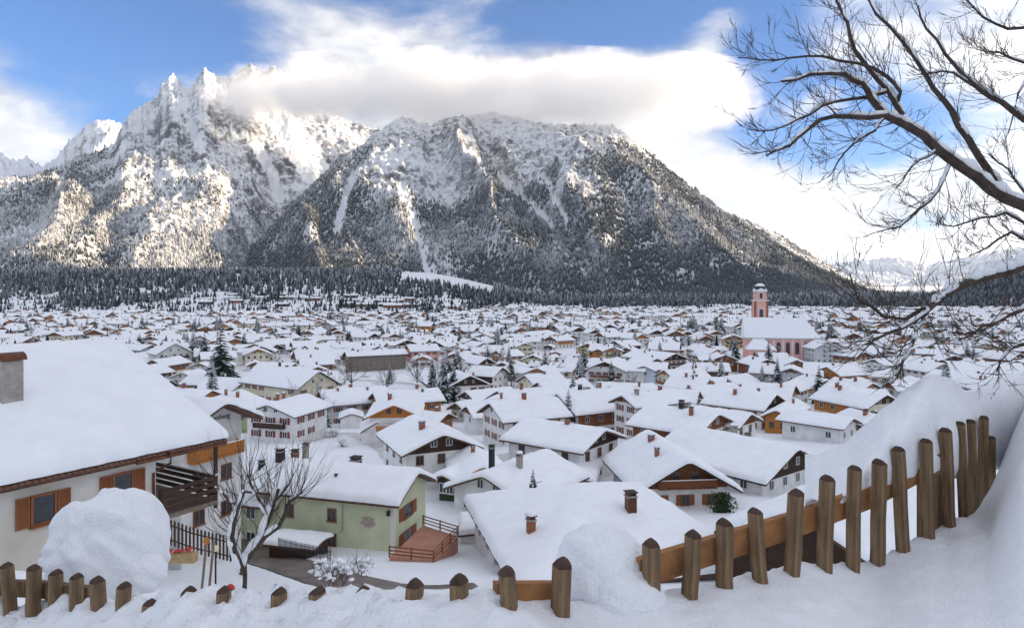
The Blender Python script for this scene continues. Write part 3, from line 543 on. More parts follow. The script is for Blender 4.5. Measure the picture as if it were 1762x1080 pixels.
def house_px(Lp, Ap, Rp, w, l, label, h=5.2, pitch=None, oh=.9, ohg=1.1, lod=1, yaw=None, Y=None, **kw):
    """place a house from its front gable in the photograph: left eave, apex, right eave (pixels); h = eave height above the ground, w = roof width if the pixels leave it unsure"""
    k = (Lp[1] - HY) / (Rp[1] - HY)
    if yaw is not None:
        a, c = (Lp[0] - CX) / F, (Rp[0] - CX) / F; tn = math.tan(R(yaw)); k = (1 - a * tn) / (1 - c * tn)
    xl = (Lp[0] - CX) / F; xr = (Rp[0] - CX) / F * k; mxu, mk = (xl + xr) / 2, (1 + k) / 2
    Ys = np.geomspace(40, 900, 1500); ez = -((Lp[1] + (Rp[1] - Lp[1]) * .5) - HY) / F * Ys * mk
    YL = Ys[int(np.argmin(np.abs(ez - ground(mxu * Ys, Ys * mk) - h)))]
    if Y: YL = Y
    wpx = math.hypot(xr - xl, k - 1) * YL
    if not (.72 * w < wpx < 1.35 * w): YL *= w / wpx * (1.35 if wpx > w else .72) if False else 1.0
    Lx, Rx, RY = xl * YL, xr * YL, k * YL; ze = float(np.interp(YL, Ys, ez)); yw = math.atan2(RY - YL, Rx - Lx); W_ = min(max(wpx, .72 * w), 1.35 * w)
    mx_, my_ = (Lx + Rx) / 2, (YL + RY) / 2; za = -(Ap[1] - HY) / F * my_
    pt = pitch if pitch else min(R(31), max(R(19), math.atan2(za - ze, W_ / 2)))
    n = Vector((-math.sin(yw), math.cos(yw))); c = Vector((mx_, my_)) + n * (l / 2)
    g_ = ze - h
    if DEBUG: print('HP %-40s Y %.0f yaw %.0f wpx %.1f w %.1f pitch %.0f' % (label[:40], YL, math.degrees(yw), wpx, w, math.degrees(math.atan2(za - ze, W_ / 2))))
    return house(c.x, c.y, yw, W_ - 2 * oh, l - 2 * ohg, g_, h + oh * math.tan(pt) * .8, pt, label, oh=oh, ohg=ohg, lod=lod, **kw)
import os; DEBUG = bool(os.environ.get('HPDEBUG'))
# ---- the houses of the near and middle ground, each from its own gable
G1 = 'houses near the foot of the slope'
house_px((691, 786), (776, 750), (833, 771), 13.2, 15, 'white house with a wide dark brown boarded gable behind the green house', gable='dark_wood', edge='roof_edge', balcony=False, lod=0, chim=1, shutter=None, frame='frame_brown', pitch=R(22))
house_px((780, 832), (832, 803), (884, 826), 8.4, 11, 'white house with orange timber gable and yellow-framed window beside the ivy wall', gable='orange_wood', edge='orange_wood', balcony=False, lod=0, chim=1, shutter=None, frame='frame_brown', T=.5, h=2.6)
house_px((738, 826), (762, 798), (784, 832), 4.6, 9, 'low garage wing with ivy-covered dark front beside the orange gabled house', wall='ivy', gable=None, edge='brown_wood', balcony=False, lod=0, chim=0, shutter=None, frame='frame_white', name='garage', cat='garage', storeys=1, T=.5, h=2.6, pitch=R(24))
house_px((1094, 852), (1178, 794), (1278, 846), 14.0, 17, 'big chalet with carved dark timber gable, red-brown balcony and mural', gable='brown_wood', edge='roof_edge_dark', balcony=True, bal='brown_wood', lod=0, chim=2, shutter='shutter_brown', frame='frame_brown', T=.6, oh=1.3, ohg=1.5, storeys=1, h=2.9, Y=80)
house_px((1003, 781), (1050, 741), (1078, 753), 12.5, 15, 'plain white house with brown verge under thick snow, behind the mural chalet', gable='dark_wood', balcony=False, lod=0, chim=1, shutter=None, frame='frame_brown')
house_px((820, 709), (843, 696), (866, 728), 12.5, 15.5, 'white house with dark timber balcony along its eave side above the parked car', gable=None, edge='dark_wood', balcony=False, lod=0, chim=1, shutter='shutter_brown', pitch=R(24), bal='dark_wood')
house_px((1046, 692), (1070, 676), (1094, 703), 12.0, 16, 'white three-storey house with shuttered windows and brown gable, left of a hedge', gable='brown_wood', gfrac=.85, balcony=False, lod=0, chim=1, pitch=R(24), h=7.0)
house_px((1201, 751), (1239, 720), (1270, 728), 14.5, 14, 'chalet with brown boarded gable and boarded left upper wall in front of white houses', gable='brown_wood', edge='roof_edge', balcony=False, lod=0, chim=2, side_wood='brown_wood', ohg=1.0)
house_px((1272, 738), (1290, 713), (1313, 724), 8.5, 12, 'small white wing with brown gable joined right of the boarded chalet', gable='brown_wood', balcony=False, lod=0, chim=0, shutter=None, frame='frame_brown')
house_px((1118, 714), (1147, 697), (1168, 714), 8.0, 16, 'light blue-walled house with dark upper gable behind the boarded chalet', wall='blue_plaster', gable='dark_wood', balcony=False, lod=0, chim=1, shutter=None)
house_px((1318, 840), (1398, 778), (1425, 793), 15.0, 20, 'broad snow roof with two skylights and a small timber gable behind the fence', gable='dark_wood', edge='roof_edge_dark', balcony=False, lod=0, chim=2, T=.6, shutter=None, pitch=R(23), h=2.2, yaw=38)
house_px((627, 721), (676, 697), (727, 719), 12.6, 16, 'orange timber chalet with two tiers of balconies and flower boxes', gable='orange_wood', edge='orange_wood', bal='orange_wood', balcony=True, lod=0, chim=2, shutter=None, frame='frame_brown')
house_px((583, 721), (604, 712), (627, 719), 5.8, 7, 'double garage with two orange doors beside the orange chalet', gable=None, edge='roof_edge', balcony=False, lod=0, chim=0, name='garage', cat='garage', windows=False, ohg=.5, oh=.4, h=2.5)
house_px((620, 745), (652, 722), (681, 742), 6.0, 7, 'small white shed with curved snow roof in front of the orange chalet', gable=None, balcony=False, lod=0, chim=0, name='shed', cat='shed', windows=False, ohg=.4, oh=.4, T=.5, h=2.4)
house_px((413, 713), (461, 699), (507, 719), 9.8, 14, 'small white chalet with red shutters and trellis below the school', gable=None, edge='roof_edge', bal='dark_wood', lod=0, chim=2, shutter='shutter_red', frame='frame_white')
house_px((318, 748), (388, 680), (453, 717), 8.5, 12, 'white guest house with painted gable lettering and long orange balcony', gable=None, edge='roof_edge', bal='orange_wood', balcony=True, lod=0, chim=0, shutter=None, frame='frame_brown', ohg=1.6, oh=1.0, pitch=R(25), name='guest_house', h=9.0, Y=52, storeys=3)
sch = house_px((511, 671), (551, 639), (586, 660), 16, 30, 'large cream school building with yellow shutters and three window rows', wall='cream_plaster', gable='cream_plaster', edge='roof_edge_dark', balcony=False, lod=0, chim=2, storeys=3, shutter='shutter_brown', pitch=R(30), name='school_building', cat='building', h=8.5)
house_px((429, 650), (467, 633), (500, 665), 11, 14, 'grey gabled wing on the left side of the cream school', wall='grey_plaster', gable='grey_wood', gfrac=.8, edge='roof_edge_dark', balcony=False, lod=0, chim=0, storeys=2, shutter=None, h=7.0, yaw=-35)
house_px((886, 657), (902, 644), (920, 665), 12.5, 16, 'cream house with green-brown shutters and small rear balcony in the middle of town', wall='cream_plaster', gable=None, balcony=False, lod=1, chim=1, pitch=R(25))
house_px((1310, 676), (1337, 661), (1360, 681), 11, 22, 'long white house with brown boarded gable and slot balcony left of the orange house', gable='brown_wood', balcony=False, lod=1, chim=1, storeys=2)
house_px((1315, 708), (1333, 679), (1357, 694), 12, 17, 'white house with dark timber gable and balcony above the orange boarded house', gable='dark_wood', bal='dark_wood', lod=0, chim=1)
house_px((1311, 717), (1339, 706), (1360, 724), 10, 20, 'bright orange boarded house with long snow roof right of the chalets', wall='orange_wood', gable='orange_wood', balcony=False, lod=0, chim=1, shutter=None, frame='frame_brown', h=3.4, yaw=-35)
house_px((1398, 641), (1418, 631), (1447, 648), 14, 17, 'tall orange-brown timber house with side balconies near the church', wall='orange_wood', gable='orange_wood', balcony=False, lod=1, chim=1, storeys=2, shutter=None, h=6.5)
house_px((1452, 740), (1468, 721), (1485, 729), 8.5, 14, 'small white house with plain gable just left of the big snow mound', gable=None, balcony=False, lod=0, chim=0, shutter=None, h=3.2)
house_px((1401, 601), (1424, 588), (1449, 601), 16, 16, 'tall pale grey house with three window rows right of the church', wall='grey_plaster', gable=None, balcony=False, lod=1, chim=1, storeys=3, shutter=None, h=8)
house_px((589, 611), (592, 596), (597, 614), 14, 32, 'long dark hotel with brown balcony rows across the park', wall='grey_wood', gable='dark_wood', edge='dark_wood', balcony=False, lod=1, chim=3, storeys=3, shutter=None, pitch=R(24), name='hotel', cat='hotel', h=8)
house_px((499, 617), (505, 604), (512, 623), 13, 22, 'white building with long snow roof behind the school', gable='brown_wood', balcony=False, lod=1, chim=2)
house_px((510, 588), (527, 581), (543, 588), 13, 16, 'pale yellow house with painted gable far behind the school', wall='yellow_plaster', gable=None, balcony=False, lod=1, chim=1, storeys=3, shutter='shutter_red')
house_px((268, 611), (304, 589), (334, 607), 17, 18, 'white gabled house with three balconies behind the left snow roof', gable=None, bal='dark_wood', lod=1, chim=2, storeys=3, shutter=None, h=7.5)
house_px((285, 653), (313, 641), (341, 654), 11, 12, 'small white chalet with a blue awning left of the tall spruce', gable='white_plaster', bal='dark_wood', lod=1, chim=0, storeys=2)
house_px((1137, 622), (1160, 611), (1187, 618), 15, 30, 'large white house with many chimneys and dark balcony gable, left of the church', gable='dark_wood', bal='dark_wood', lod=1, chim=4, storeys=2)
house_px((784, 683), (800, 674), (818, 692), 10, 18, 'low snow-roofed house with dark gable behind the dark balcony house', gable='dark_wood', balcony=False, lod=0, chim=1, shutter=None, h=3.4)
house_px((768, 704), (784, 692), (800, 709), 8, 13, 'small low house with grey boarded gable beside the orange chalet garden', wall='grey_plaster', gable='grey_wood', balcony=False, lod=0, chim=0, shutter=None, h=3.0)
house_px((822, 628), (838, 614), (855, 626), 11, 14, 'dark chalet with stacked balconies behind the park spruces', gable='dark_wood', bal='dark_wood', lod=1, chim=1, storeys=3, h=7.5)
house_px((1473, 668), (1494, 650), (1520, 668), 12, 12, 'white cube-like house with hipped snow roof left of the snow mound', lod=1, hip=4.0, chim=0, shutter=None, balcony=False)
house_px((876, 578), (898, 571), (920, 580), 22, 40, 'flat-gabled white modern school hall in the far centre', gable=None, balcony=False, lod=1, chim=0, shutter=None, storeys=2, name='school_hall', cat='building', pitch=R(14))
# nearest hipped roof in front, two chimneys
def roofpoint(px, py, Y): return P(px, py, Y)
hA = house(6.9, 58, R(14), 17.0, 19.0, -27.4, 6.75, R(17.5), 'wide hipped snow roof nearest the fence with two chimneys', lod=0, hip=9.0, chim=0, balcony=False, T=.65, shutter=None, oh=.9, edge='roof_edge', windows=True)
chimney(hA, (-6.4, -3.4, 8.0), 'brick', 1.15, .62); chimney(hA, (1.9, -4.0, 9.6), 'copper', 1.0, .75, False)
# roof with the snow-bent fir and the satellite dish, and the low flat garage before it
hB = house(.8, 84, R(-35), 10.5, 12.5, -27.3, 3.4, R(22), 'snow roof with dark vent pipe, satellite dish and a snow-bent fir before it', lod=0, chim=0, balcony=False, T=.55, shutter=None, gable='white_plaster')
chimney(hB, (-1.5, -3.6, 6.1), 'dark_metal', 1.9, .55, False); chimney(hB, (1.4, -1.8, 6.0), 'chimney_plaster', 1.0, .6)
house(-1.9, 69, R(3), 6.6, 5.0, -26.6, 2.3, R(5), 'low flat-roofed garage with thick snow and brown door beside the terrace', lod=0, chim=0, balcony=False, T=.55, shutter=None, gable=None, name='garage', cat='garage', windows=False, oh=.3, ohg=.3)
house(25.5, 50, R(-48), 11, 15, -21, 3.6, R(22), 'snow-covered low roof directly behind the fence pickets', lod=0, chim=0, balcony=False, T=.6, shutter=None, gable='dark_wood', wall='dark_wood', windows=False)
house(8.7, 96, R(-12), 6, 9, -28, 2.2, R(14), 'small snow-covered shed with dark open front between the roofs', lod=0, chim=0, balcony=False, T=.5, wall='dark_wood', gable=None, name='shed', cat='shed', windows=False)
# ---- guest house lettering
gh = [o for o in COL.objects if o.name == 'guest_house'][0]
def lettering(par, text, loc, rz, size, m):
    c = bpy.data.curves.new('lettering', 'FONT'); c.body = text; c.size = size; c.extrude = .01; c.align_x = 'CENTER'
    t = bpy.data.objects.new('t', c); COL.objects.link(t); dg = bpy.context.evaluated_depsgraph_get(); me = bpy.data.meshes.new_from_object(t.evaluated_get(dg)); bpy.data.objects.remove(t)
    me.materials.clear(); me.materials.append(MATS[m]); o = link('lettering', me, par, loc); o.rotation_euler = (R(90), 0, rz); return o
# ---- green house in front, built from its measured corner
def gpt(px, py, Y): return P(px, py, Y)
gh_yaw = math.atan2(.137, .041)
d_ = Vector((math.cos(gh_yaw), math.sin(gh_yaw))); nrm = Vector((-d_.y, d_.x)); YL = 62.0
Lc = Vector(((684 - CX) / F * YL, YL)); zE = -(372 / F) * YL
cgh = Lc + d_ * 4.45 + nrm * (8.0 + .4)
gre = house(cgh.x, cgh.y, gh_yaw, 7.3, 15.2, zE - 5.6, 5.6 + .3, R(24), 'pale green two-storey house with brown shutters, terrace and small wall mural', wall='green_plaster', gable='green_plaster', edge='roof_edge', balcony=False, lod=0, chim=0, shutter='shutter_brown', frame='frame_brown', windows=False, T=.55, oh=.8, ohg=.9, name='green_house')
fz = 5.9
for (loc, rz, ww, wh) in (((-3.68, -1.0, 3.3), -math.pi / 2, 1.0, 1.25), ((-3.68, -1.0, .9), -math.pi / 2, 1.0, 1.25), ((-3.68, 3.8, 3.3), -math.pi / 2, 1.0, 1.25)):
    put_window(gre, loc, rz, ww, wh, 'frame_brown', None, 0)
for (xx, zz) in ((-.6, 3.4), (-.6, .9)): put_window(gre, (xx, -7.615, zz), 0, 1.9, 1.3, 'frame_brown', 'shutter_brown', 0)
MB().box((-3.69, -7.64, 0), (-3.3, -7.58, fz - .2), 'frame_white').box((-3.70, -7.64, 0), (-3.64, -7.3, fz - .2), 'frame_white').build('corner_quoin', gre)
b = MB(); n_ = 26; vs = [(-3.67, -4.9, 3.6)] + [(-3.672, -4.9 + (.75 + .16 * math.sin(i * 5.1)) * math.cos(i / n_ * 6.283), 3.6 + (.52 + .1 * math.sin(i * 3.7)) * math.sin(i / n_ * 6.283)) for i in range(n_)]
b.add([(v[0] - .03, v[1], v[2]) for v in vs], [(0, i + 1, (i + 1) % n_ + 1)[::-1] for i in range(n_)], 'mural'); b.build('wall_mural', gre)
b = MB(); b.box((-4.05, -7.3, 4.5), (-3.8, -7.05, 4.95), 'dark_metal').box((-3.8, -7.2, 4.9), (-3.64, -7.14, 4.96), 'dark_metal'); b.build('wall_lantern', gre)
b = MB(); b.tube([(-3.8, -2.2, fz - .1), (-3.72, -2.2, 2.6), (-3.78, -1.9, 2.3)], .045, 'grey_metal'); b.build('downpipe', gre)
grf = [c for c in gre.children if c.name.startswith('roof')][0]
for q, kd, hh_, w_, sn in (((-.7, 7.0, 7.3), 'dark_metal', 1.5, .7, True), ((.6, 6.1, 7.6), 'brick', .8, .6, False), ((1.2, 5.2, 7.4), 'chimney_plaster', 1.6, .5, False), ((.9, -1.0, 7.6), 'slate', .5, .9, False), ((-2.3, -.6, 6.6), 'dark_metal', .5, .16, False)): chimney(grf, q, kd, hh_, w_, sn)
# annex with lean-to roofs on its left
house(-27.5, 72, R(72), 7, 9, -26.6, 5.2, R(22), 'snow-covered annex left of the green house behind the bare tree', wall='green_plaster', gable=None, lod=0, chim=1, balcony=False, T=.5, shutter=None)
house(-19.8, 62.0, R(76), 2.6, 4.5, -25.4, 2.2, R(12), 'open carport roof under snow at the green house', wall='dark_wood', gable=None, lod=0, chim=0, balcony=False, T=.35, windows=False, name='carport', cat='carport', oh=.4, ohg=.4)
# terrace with railings
tz = -23.2
def on(px, py, z): Y = -z * F / (py - HY); return Vector(((px - CX) / F * Y, Y, z))
TP = [on(670, 958, tz), on(746, 966, tz), on(788, 922, tz), on(728, 903, tz)]
tr = thing('terrace', 'reddish terrace with brown wooden railings at the end of the green house', 'terrace')
b = MB(); b.add([(*p.xy, tz) for p in TP] + [(*p.xy, tz - 2.6) for p in TP], [(0, 1, 2, 3)] + [(i + 4, (i + 1) % 4 + 4, (i + 1) % 4, i) for i in range(4)], 'deck'); b.build('deck', tr)
for i in range(3):
    p, q = TP[i], TP[i + 1]; L = (q - p).length; k = max(2, int(L / 1.8))
    for j in range(k + (i == 2)):
        s_ = p.lerp(q, j / k); MB().box((s_.x - .06, s_.y - .06, tz), (s_.x + .06, s_.y + .06, tz + 1.0), 'brown_wood').build('railing_post', tr)
    for hz in (.3, .6, .92):
        MB().tube([p + Vector((0, 0, hz)), q + Vector((0, 0, hz))], .06, 'brown_wood', 4).build('railing_board', tr)
# ---------------------------------------------------------------- the church
CYd = 405.0; cg = gz(160, CYd)
cc = P(1338, 600, CYd); church = thing('church', 'pink baroque church with tall arched windows and vast snow roof', 'church', (cc.x, CYd, cg), R(-12)); HOUSES.append((cc.x, CYd, 30)); HOUSES.append((cc.x - 8, CYd - 36, 13)); HOUSES.append((cc.x + 10, CYd - 30, 10))
def arch(x, y, z, w, h, n=8):  # arched outline in XZ
    return [(x - w / 2, z), (x + w / 2, z)] + [(x + w / 2 * math.cos(t), z + h - w / 2 + w / 2 * math.sin(t)) for t in np.linspace(0, math.pi, n)]
wl = MB(); wl.box((-19, -9, -3), (21, 9, 13), 'pink_plaster'); wl.build('nave_wall', church)
rf = MB(); rf.add([(-20, -10, 12.6), (22, -10, 12.6), (22, 10, 12.6), (-20, 10, 12.6), (-20, 0, 24), (15, 0, 24)], [(0, 1, 5, 4), (1, 2, 5), (2, 3, 4, 5), (0, 4, 3), (3, 2, 1, 0)], 'roof_edge_dark'); rfo = rf.build('roof', church)
sn = MB(); sn.add([(-20.2, -10.2, 12.7), (22.2, -10.2, 12.7), (22.2, 10.2, 12.7), (-20.2, 10.2, 12.7), (-20.2, 0, 24.6), (15, 0, 24.6), (-20.2, -10.2, 13.2), (22.2, -10.2, 13.2), (22.2, 10.2, 13.2), (-20.2, 10.2, 13.2)], [(6, 7, 5, 4), (7, 8, 5), (8, 9, 4, 5), (0, 1, 7, 6), (1, 2, 8, 7), (2, 3, 9, 8), (0, 6, 4, 9, 3)], 'snow'); sn.build('roof_snow', rfo)
MB().box((-19.2, -9.25, 12), (21.2, 9.25, 12.55), 'frame_white').build('cornice', church)
for i in range(5):
    xx = -1 + i * 5.2
    MB().prism(arch(xx, 0, 3.4, 2.3, 7), -9.06, -9.0, 'glass').build('arched_window', church)
    MB().prism([(xx - 3.0, 0), (xx - 2.2, 0), (xx - 2.2, 12), (xx - 3.0, 12)], -9.28, -8.95, 'frame_white').build('pilaster', church)
# lower sacristy with a hipped snow roof in front
MB().box((-19.5, -19, -3), (-4.5, -9.01, 6.2), 'pink_plaster').build('sacristy_wall', church)
sv = [(-20.2, -19.8, 6.2), (-3.8, -19.8, 6.2), (-3.8, -9.05, 6.2), (-20.2, -9.05, 6.2), (-15, -9.05, 12.4), (-10, -9.05, 12.4)]
b = MB(); b.add([(x, y, z + .15) for x, y, z in sv] + [(x, y, z + .6) for x, y, z in sv], [(6, 7, 11, 10), (7, 8, 11), (9, 6, 10), (0, 1, 7, 6), (1, 2, 8, 7), (3, 0, 6, 9), (3, 2, 1, 0), (2, 3, 9, 10, 11, 8)], 'snow'); b.build('sacristy_roof', church)
for xx in (-16, -12, -8): MB().prism(arch(xx, 0, 2, 1.4, 2.8), -19.06, -19.0, 'glass').build('arched_window', church)
# tower
tw = P(1307.5, 600, 436); tg = gz(tw.x, 436)
tower = thing('church_tower', 'slender pink church tower with painted storeys and black onion dome', 'tower', (tw.x, 436, tg), R(-8))
z0 = 0; topz = (HY - 522) / F * 436 - tg   # top of the shaft above the ground
Hs = topz
MB().box((-4, -4, -3), (4, 4, Hs * .62), 'pink_plaster').build('shaft', tower)
MB().box((-4.5, -4.5, Hs * .62), (4.5, 4.5, Hs * .62 + .9), 'frame_white').build('cornice', tower)
MB().box((-3.7, -3.7, Hs * .62 + .9), (3.7, 3.7, Hs * .99), 'pink_plaster').build('belfry', tower)
MB().box((-4.2, -4.2, Hs * .99), (4.2, 4.2, Hs * .99 + .7), 'frame_white').build('cornice', tower)
MB().box((-3.1, -3.1, Hs * .99 + .7), (3.1, 3.1, Hs + 5.5), 'pink_plaster').build('upper_belfry', tower)
for k in (-1, 1):
    for j in (-1, 1): MB().box((k * 3.6 - .5, j * 3.6 - .5, 0), (k * 3.6 + .5, j * 3.6 + .5, Hs * .62 - .01), 'brick').build('corner_pilaster', tower)
    for j in (-1, 1): MB().box((k * 3.3 - .55, j * 3.3 - .55, Hs * .62 + .92), (k * 3.3 + .55, j * 3.3 + .55, Hs * .99 - .01), 'brick').build('corner_pilaster', tower)
for zz, ww, hh_, yf in ((Hs * .66 + 1, 2.2, 5.0, 3.7), (Hs * .36, 2.2, 5.0, 4.0), (Hs + 1.2, 1.8, 3.6, 3.1)):
    MB().prism(arch(0, 0, zz, ww + .8, hh_ + .6), -yf - .05, -yf, 'frame_white').build('window_surround', tower)
    MB().prism(arch(0, 0, zz, ww, hh_), -yf - .12, -yf - .05, 'glass').build('belfry_window', tower)
c_ = MB(); c_.prism([(1.5 * math.cos(t), Hs * .55 + 1.5 * math.sin(t)) for t in np.linspace(0, 6.283, 17)[:-1]], -4.1, -4.0, 'frame_white'); c_.build('clock_face', tower)
for zz, r_ in ((Hs + 5.5, 3.5),): MB().box((-r_, -r_, zz), (r_, r_, zz + .5), 'frame_white').build('cornice', tower)
for k in range(4):
    a = k * math.pi / 2; M4 = Matrix.Rotation(a, 4, 'Z'); b = MB(); b.add([M4 @ Vector(v) for v in [(-3.3, -3.45, Hs + 6), (3.3, -3.45, Hs + 6), (0, -3.45, Hs + 7.6), (-3.3, -2.6, Hs + 6), (3.3, -2.6, Hs + 6), (0, -2.6, Hs + 7.6)]], [(0, 1, 2), (1, 4, 5, 2), (3, 0, 2, 5), (4, 3, 5)], 'snow'); b.build('gable_pediment', tower)
zd = Hs + 6.0; dm = MB(); dm.lathe([(2.6, zd), (3.1, zd + .9), (3.3, zd + 1.9), (2.9, zd + 2.9), (1.9, zd + 3.8), (1.0, zd + 4.4), (.75, zd + 5.0), (.8, zd + 5.3), (.45, zd + 6.0), (.2, zd + 6.7), (.08, zd + 7.6)], 'slate', 16); dmo = dm.build('onion_dome', tower, True)
MB().lathe([(2.95, zd + 2.86), (2.5, zd + 3.45), (1.6, zd + 4.15), (.9, zd + 4.6)], 'snow', 16).build('dome_snow', dmo)
MB().tube([(0, 0, zd + 7.5), (0, 0, zd + 9.2)], .08, 'gold').box((-.4, -.05, zd + 8.5), (.4, .05, zd + 8.65), 'gold').build('cross', tower)
tower.scale = (1.12, 1.12, 1.06)
# ---------------------------------------------------------------- the rest of the town
LM = [(1338, 580, 'the pink church'), (548, 680, 'the cream school'), (645, 620, 'the dark hotel'), (925, 665, 'the cream house in the middle'), (1110, 625, 'the many-chimneyed white house'), (1425, 605, 'the tall grey house'), (300, 605, 'the triple-balcony house'), (380, 620, 'the tall left spruce'), (900, 572, 'the school hall'), (527, 590, 'the pale yellow house'), (1440, 650, 'the orange-brown timber house'), (787, 635, 'the park spruces'), (1600, 660, 'the snow mound'), (150, 600, 'the big left snow roof'), (1240, 640, 'the white-branched fir')]
CN = {'white_plaster': 'white', 'cream_plaster': 'cream', 'yellow_plaster': 'yellow', 'grey_plaster': 'grey', 'orange_wood': 'orange timber', 'brown_wood': 'brown timber', 'pink_plaster': 'pink', 'blue_plaster': 'pale blue', 'green_plaster': 'pale green'}
ORD = ['nearest', 'second', 'third', 'fourth', 'fifth', 'sixth', 'seventh', 'eighth', 'ninth', 'tenth', 'eleventh', 'twelfth', 'thirteenth', 'fourteenth', 'fifteenth', 'sixteenth', 'seventeenth', 'eighteenth', 'nineteenth', 'twentieth'] + ['%dth' % i for i in range(21, 90)]
def label_by_place(items, text):       # items: (object, px, py, words) -> a label of its own for each
    g_ = {}
    for o, px, py, wds in items:
        i = min(range(len(LM)), key=lambda k: (LM[k][0] - px) ** 2 + (2.0 * (LM[k][1] - py)) ** 2); dx, dy = px - LM[i][0], 2.0 * (py - LM[i][1])
        side = ('right of' if dx > 0 else 'left of') if abs(dx) > abs(dy) else ('below' if dy > 0 else 'beyond')
        g_.setdefault((wds, side, i), []).append((dx * dx + dy * dy, o))
    for (wds, side, i), lst in g_.items():
        lst.sort(key=lambda t: t[0])
        for k, (_, o) in enumerate(lst): o['label'] = '%s %s, %s %s' % (ORD[k], wds, side, LM[i][2]) if k else '%s closest %s %s' % (wds, side, LM[i][2])
def open_area(px, py):
    return (590 < px < 775 and 640 < py < 722) or (470 < px < 600 and 700 < py < 770) or (985 < px < 1050 and 668 < py < 700)
cands = []
rs = random.Random(11); Yc = 165.0
while Yc < 1330:
    xx = -.86 * Yc + rs.uniform(0, 15)
    while xx < .86 * Yc:
        jx, jy = xx + rs.uniform(-5, 5), Yc + rs.uniform(-7, 7); cands.append((jx, jy)); xx += rs.uniform(19.5, 27)
    Yc += rs.uniform(20, 24) if Yc < 600 else rs.uniform(23, 29)
placed = []; items = []; farmesh = []
for (hx_, hy_) in cands:
    g_ = gz(hx_, hy_); px = CX + hx_ / hy_ * F; py = HY - g_ / hy_ * F
    if open_area(px, py) or px < -40 or px > 1802: continue
    if hy_ < 230 and (px < 240 or px > 1560): continue
    if any((hx_ - a) ** 2 + (hy_ - b_) ** 2 < (r_ + 6.0) ** 2 for a, b_, r_ in HOUSES if abs(hy_ - b_) < 60): continue
    if hy_ > 1110 and px < 760: continue
    if hy_ > 420 and noise2(hx_ / 75 + 40, hy_ / 55) > .33: continue
    if hy_ > 1080 and noise2(hx_ / 120, hy_ / 90) > .12 and px < 900: continue
    placed.append((hx_, hy_, g_, px, py))
placed.sort(key=lambda t: t[1])
WALLS = ['white_plaster'] * 9 + ['cream_plaster'] * 3 + ['grey_plaster'] * 2 + ['yellow_plaster', 'orange_wood', 'brown_wood', 'blue_plaster', 'pink_plaster', 'green_plaster']
NOBJ = 258
fv, ff, fm = [], [], []; FM = ['snow', 'white_plaster', 'cream_plaster', 'brown_wood', 'dark_wood', 'glass', 'yellow_plaster', 'orange_wood', 'grey_plaster', 'roof_edge', 'brick']
def fadd(M, vs, fs, m):
    o_ = len(fv); fv.extend([tuple(M @ Vector(v)) for v in vs]); k = FM.index(m)
    for f in fs:
        if len(f) == 4: ff.append([i + o_ for i in f]); fm.append(k)
        else: ff.append([f[0] + o_, f[1] + o_, f[2] + o_, f[2] + o_]); fm.append(k)
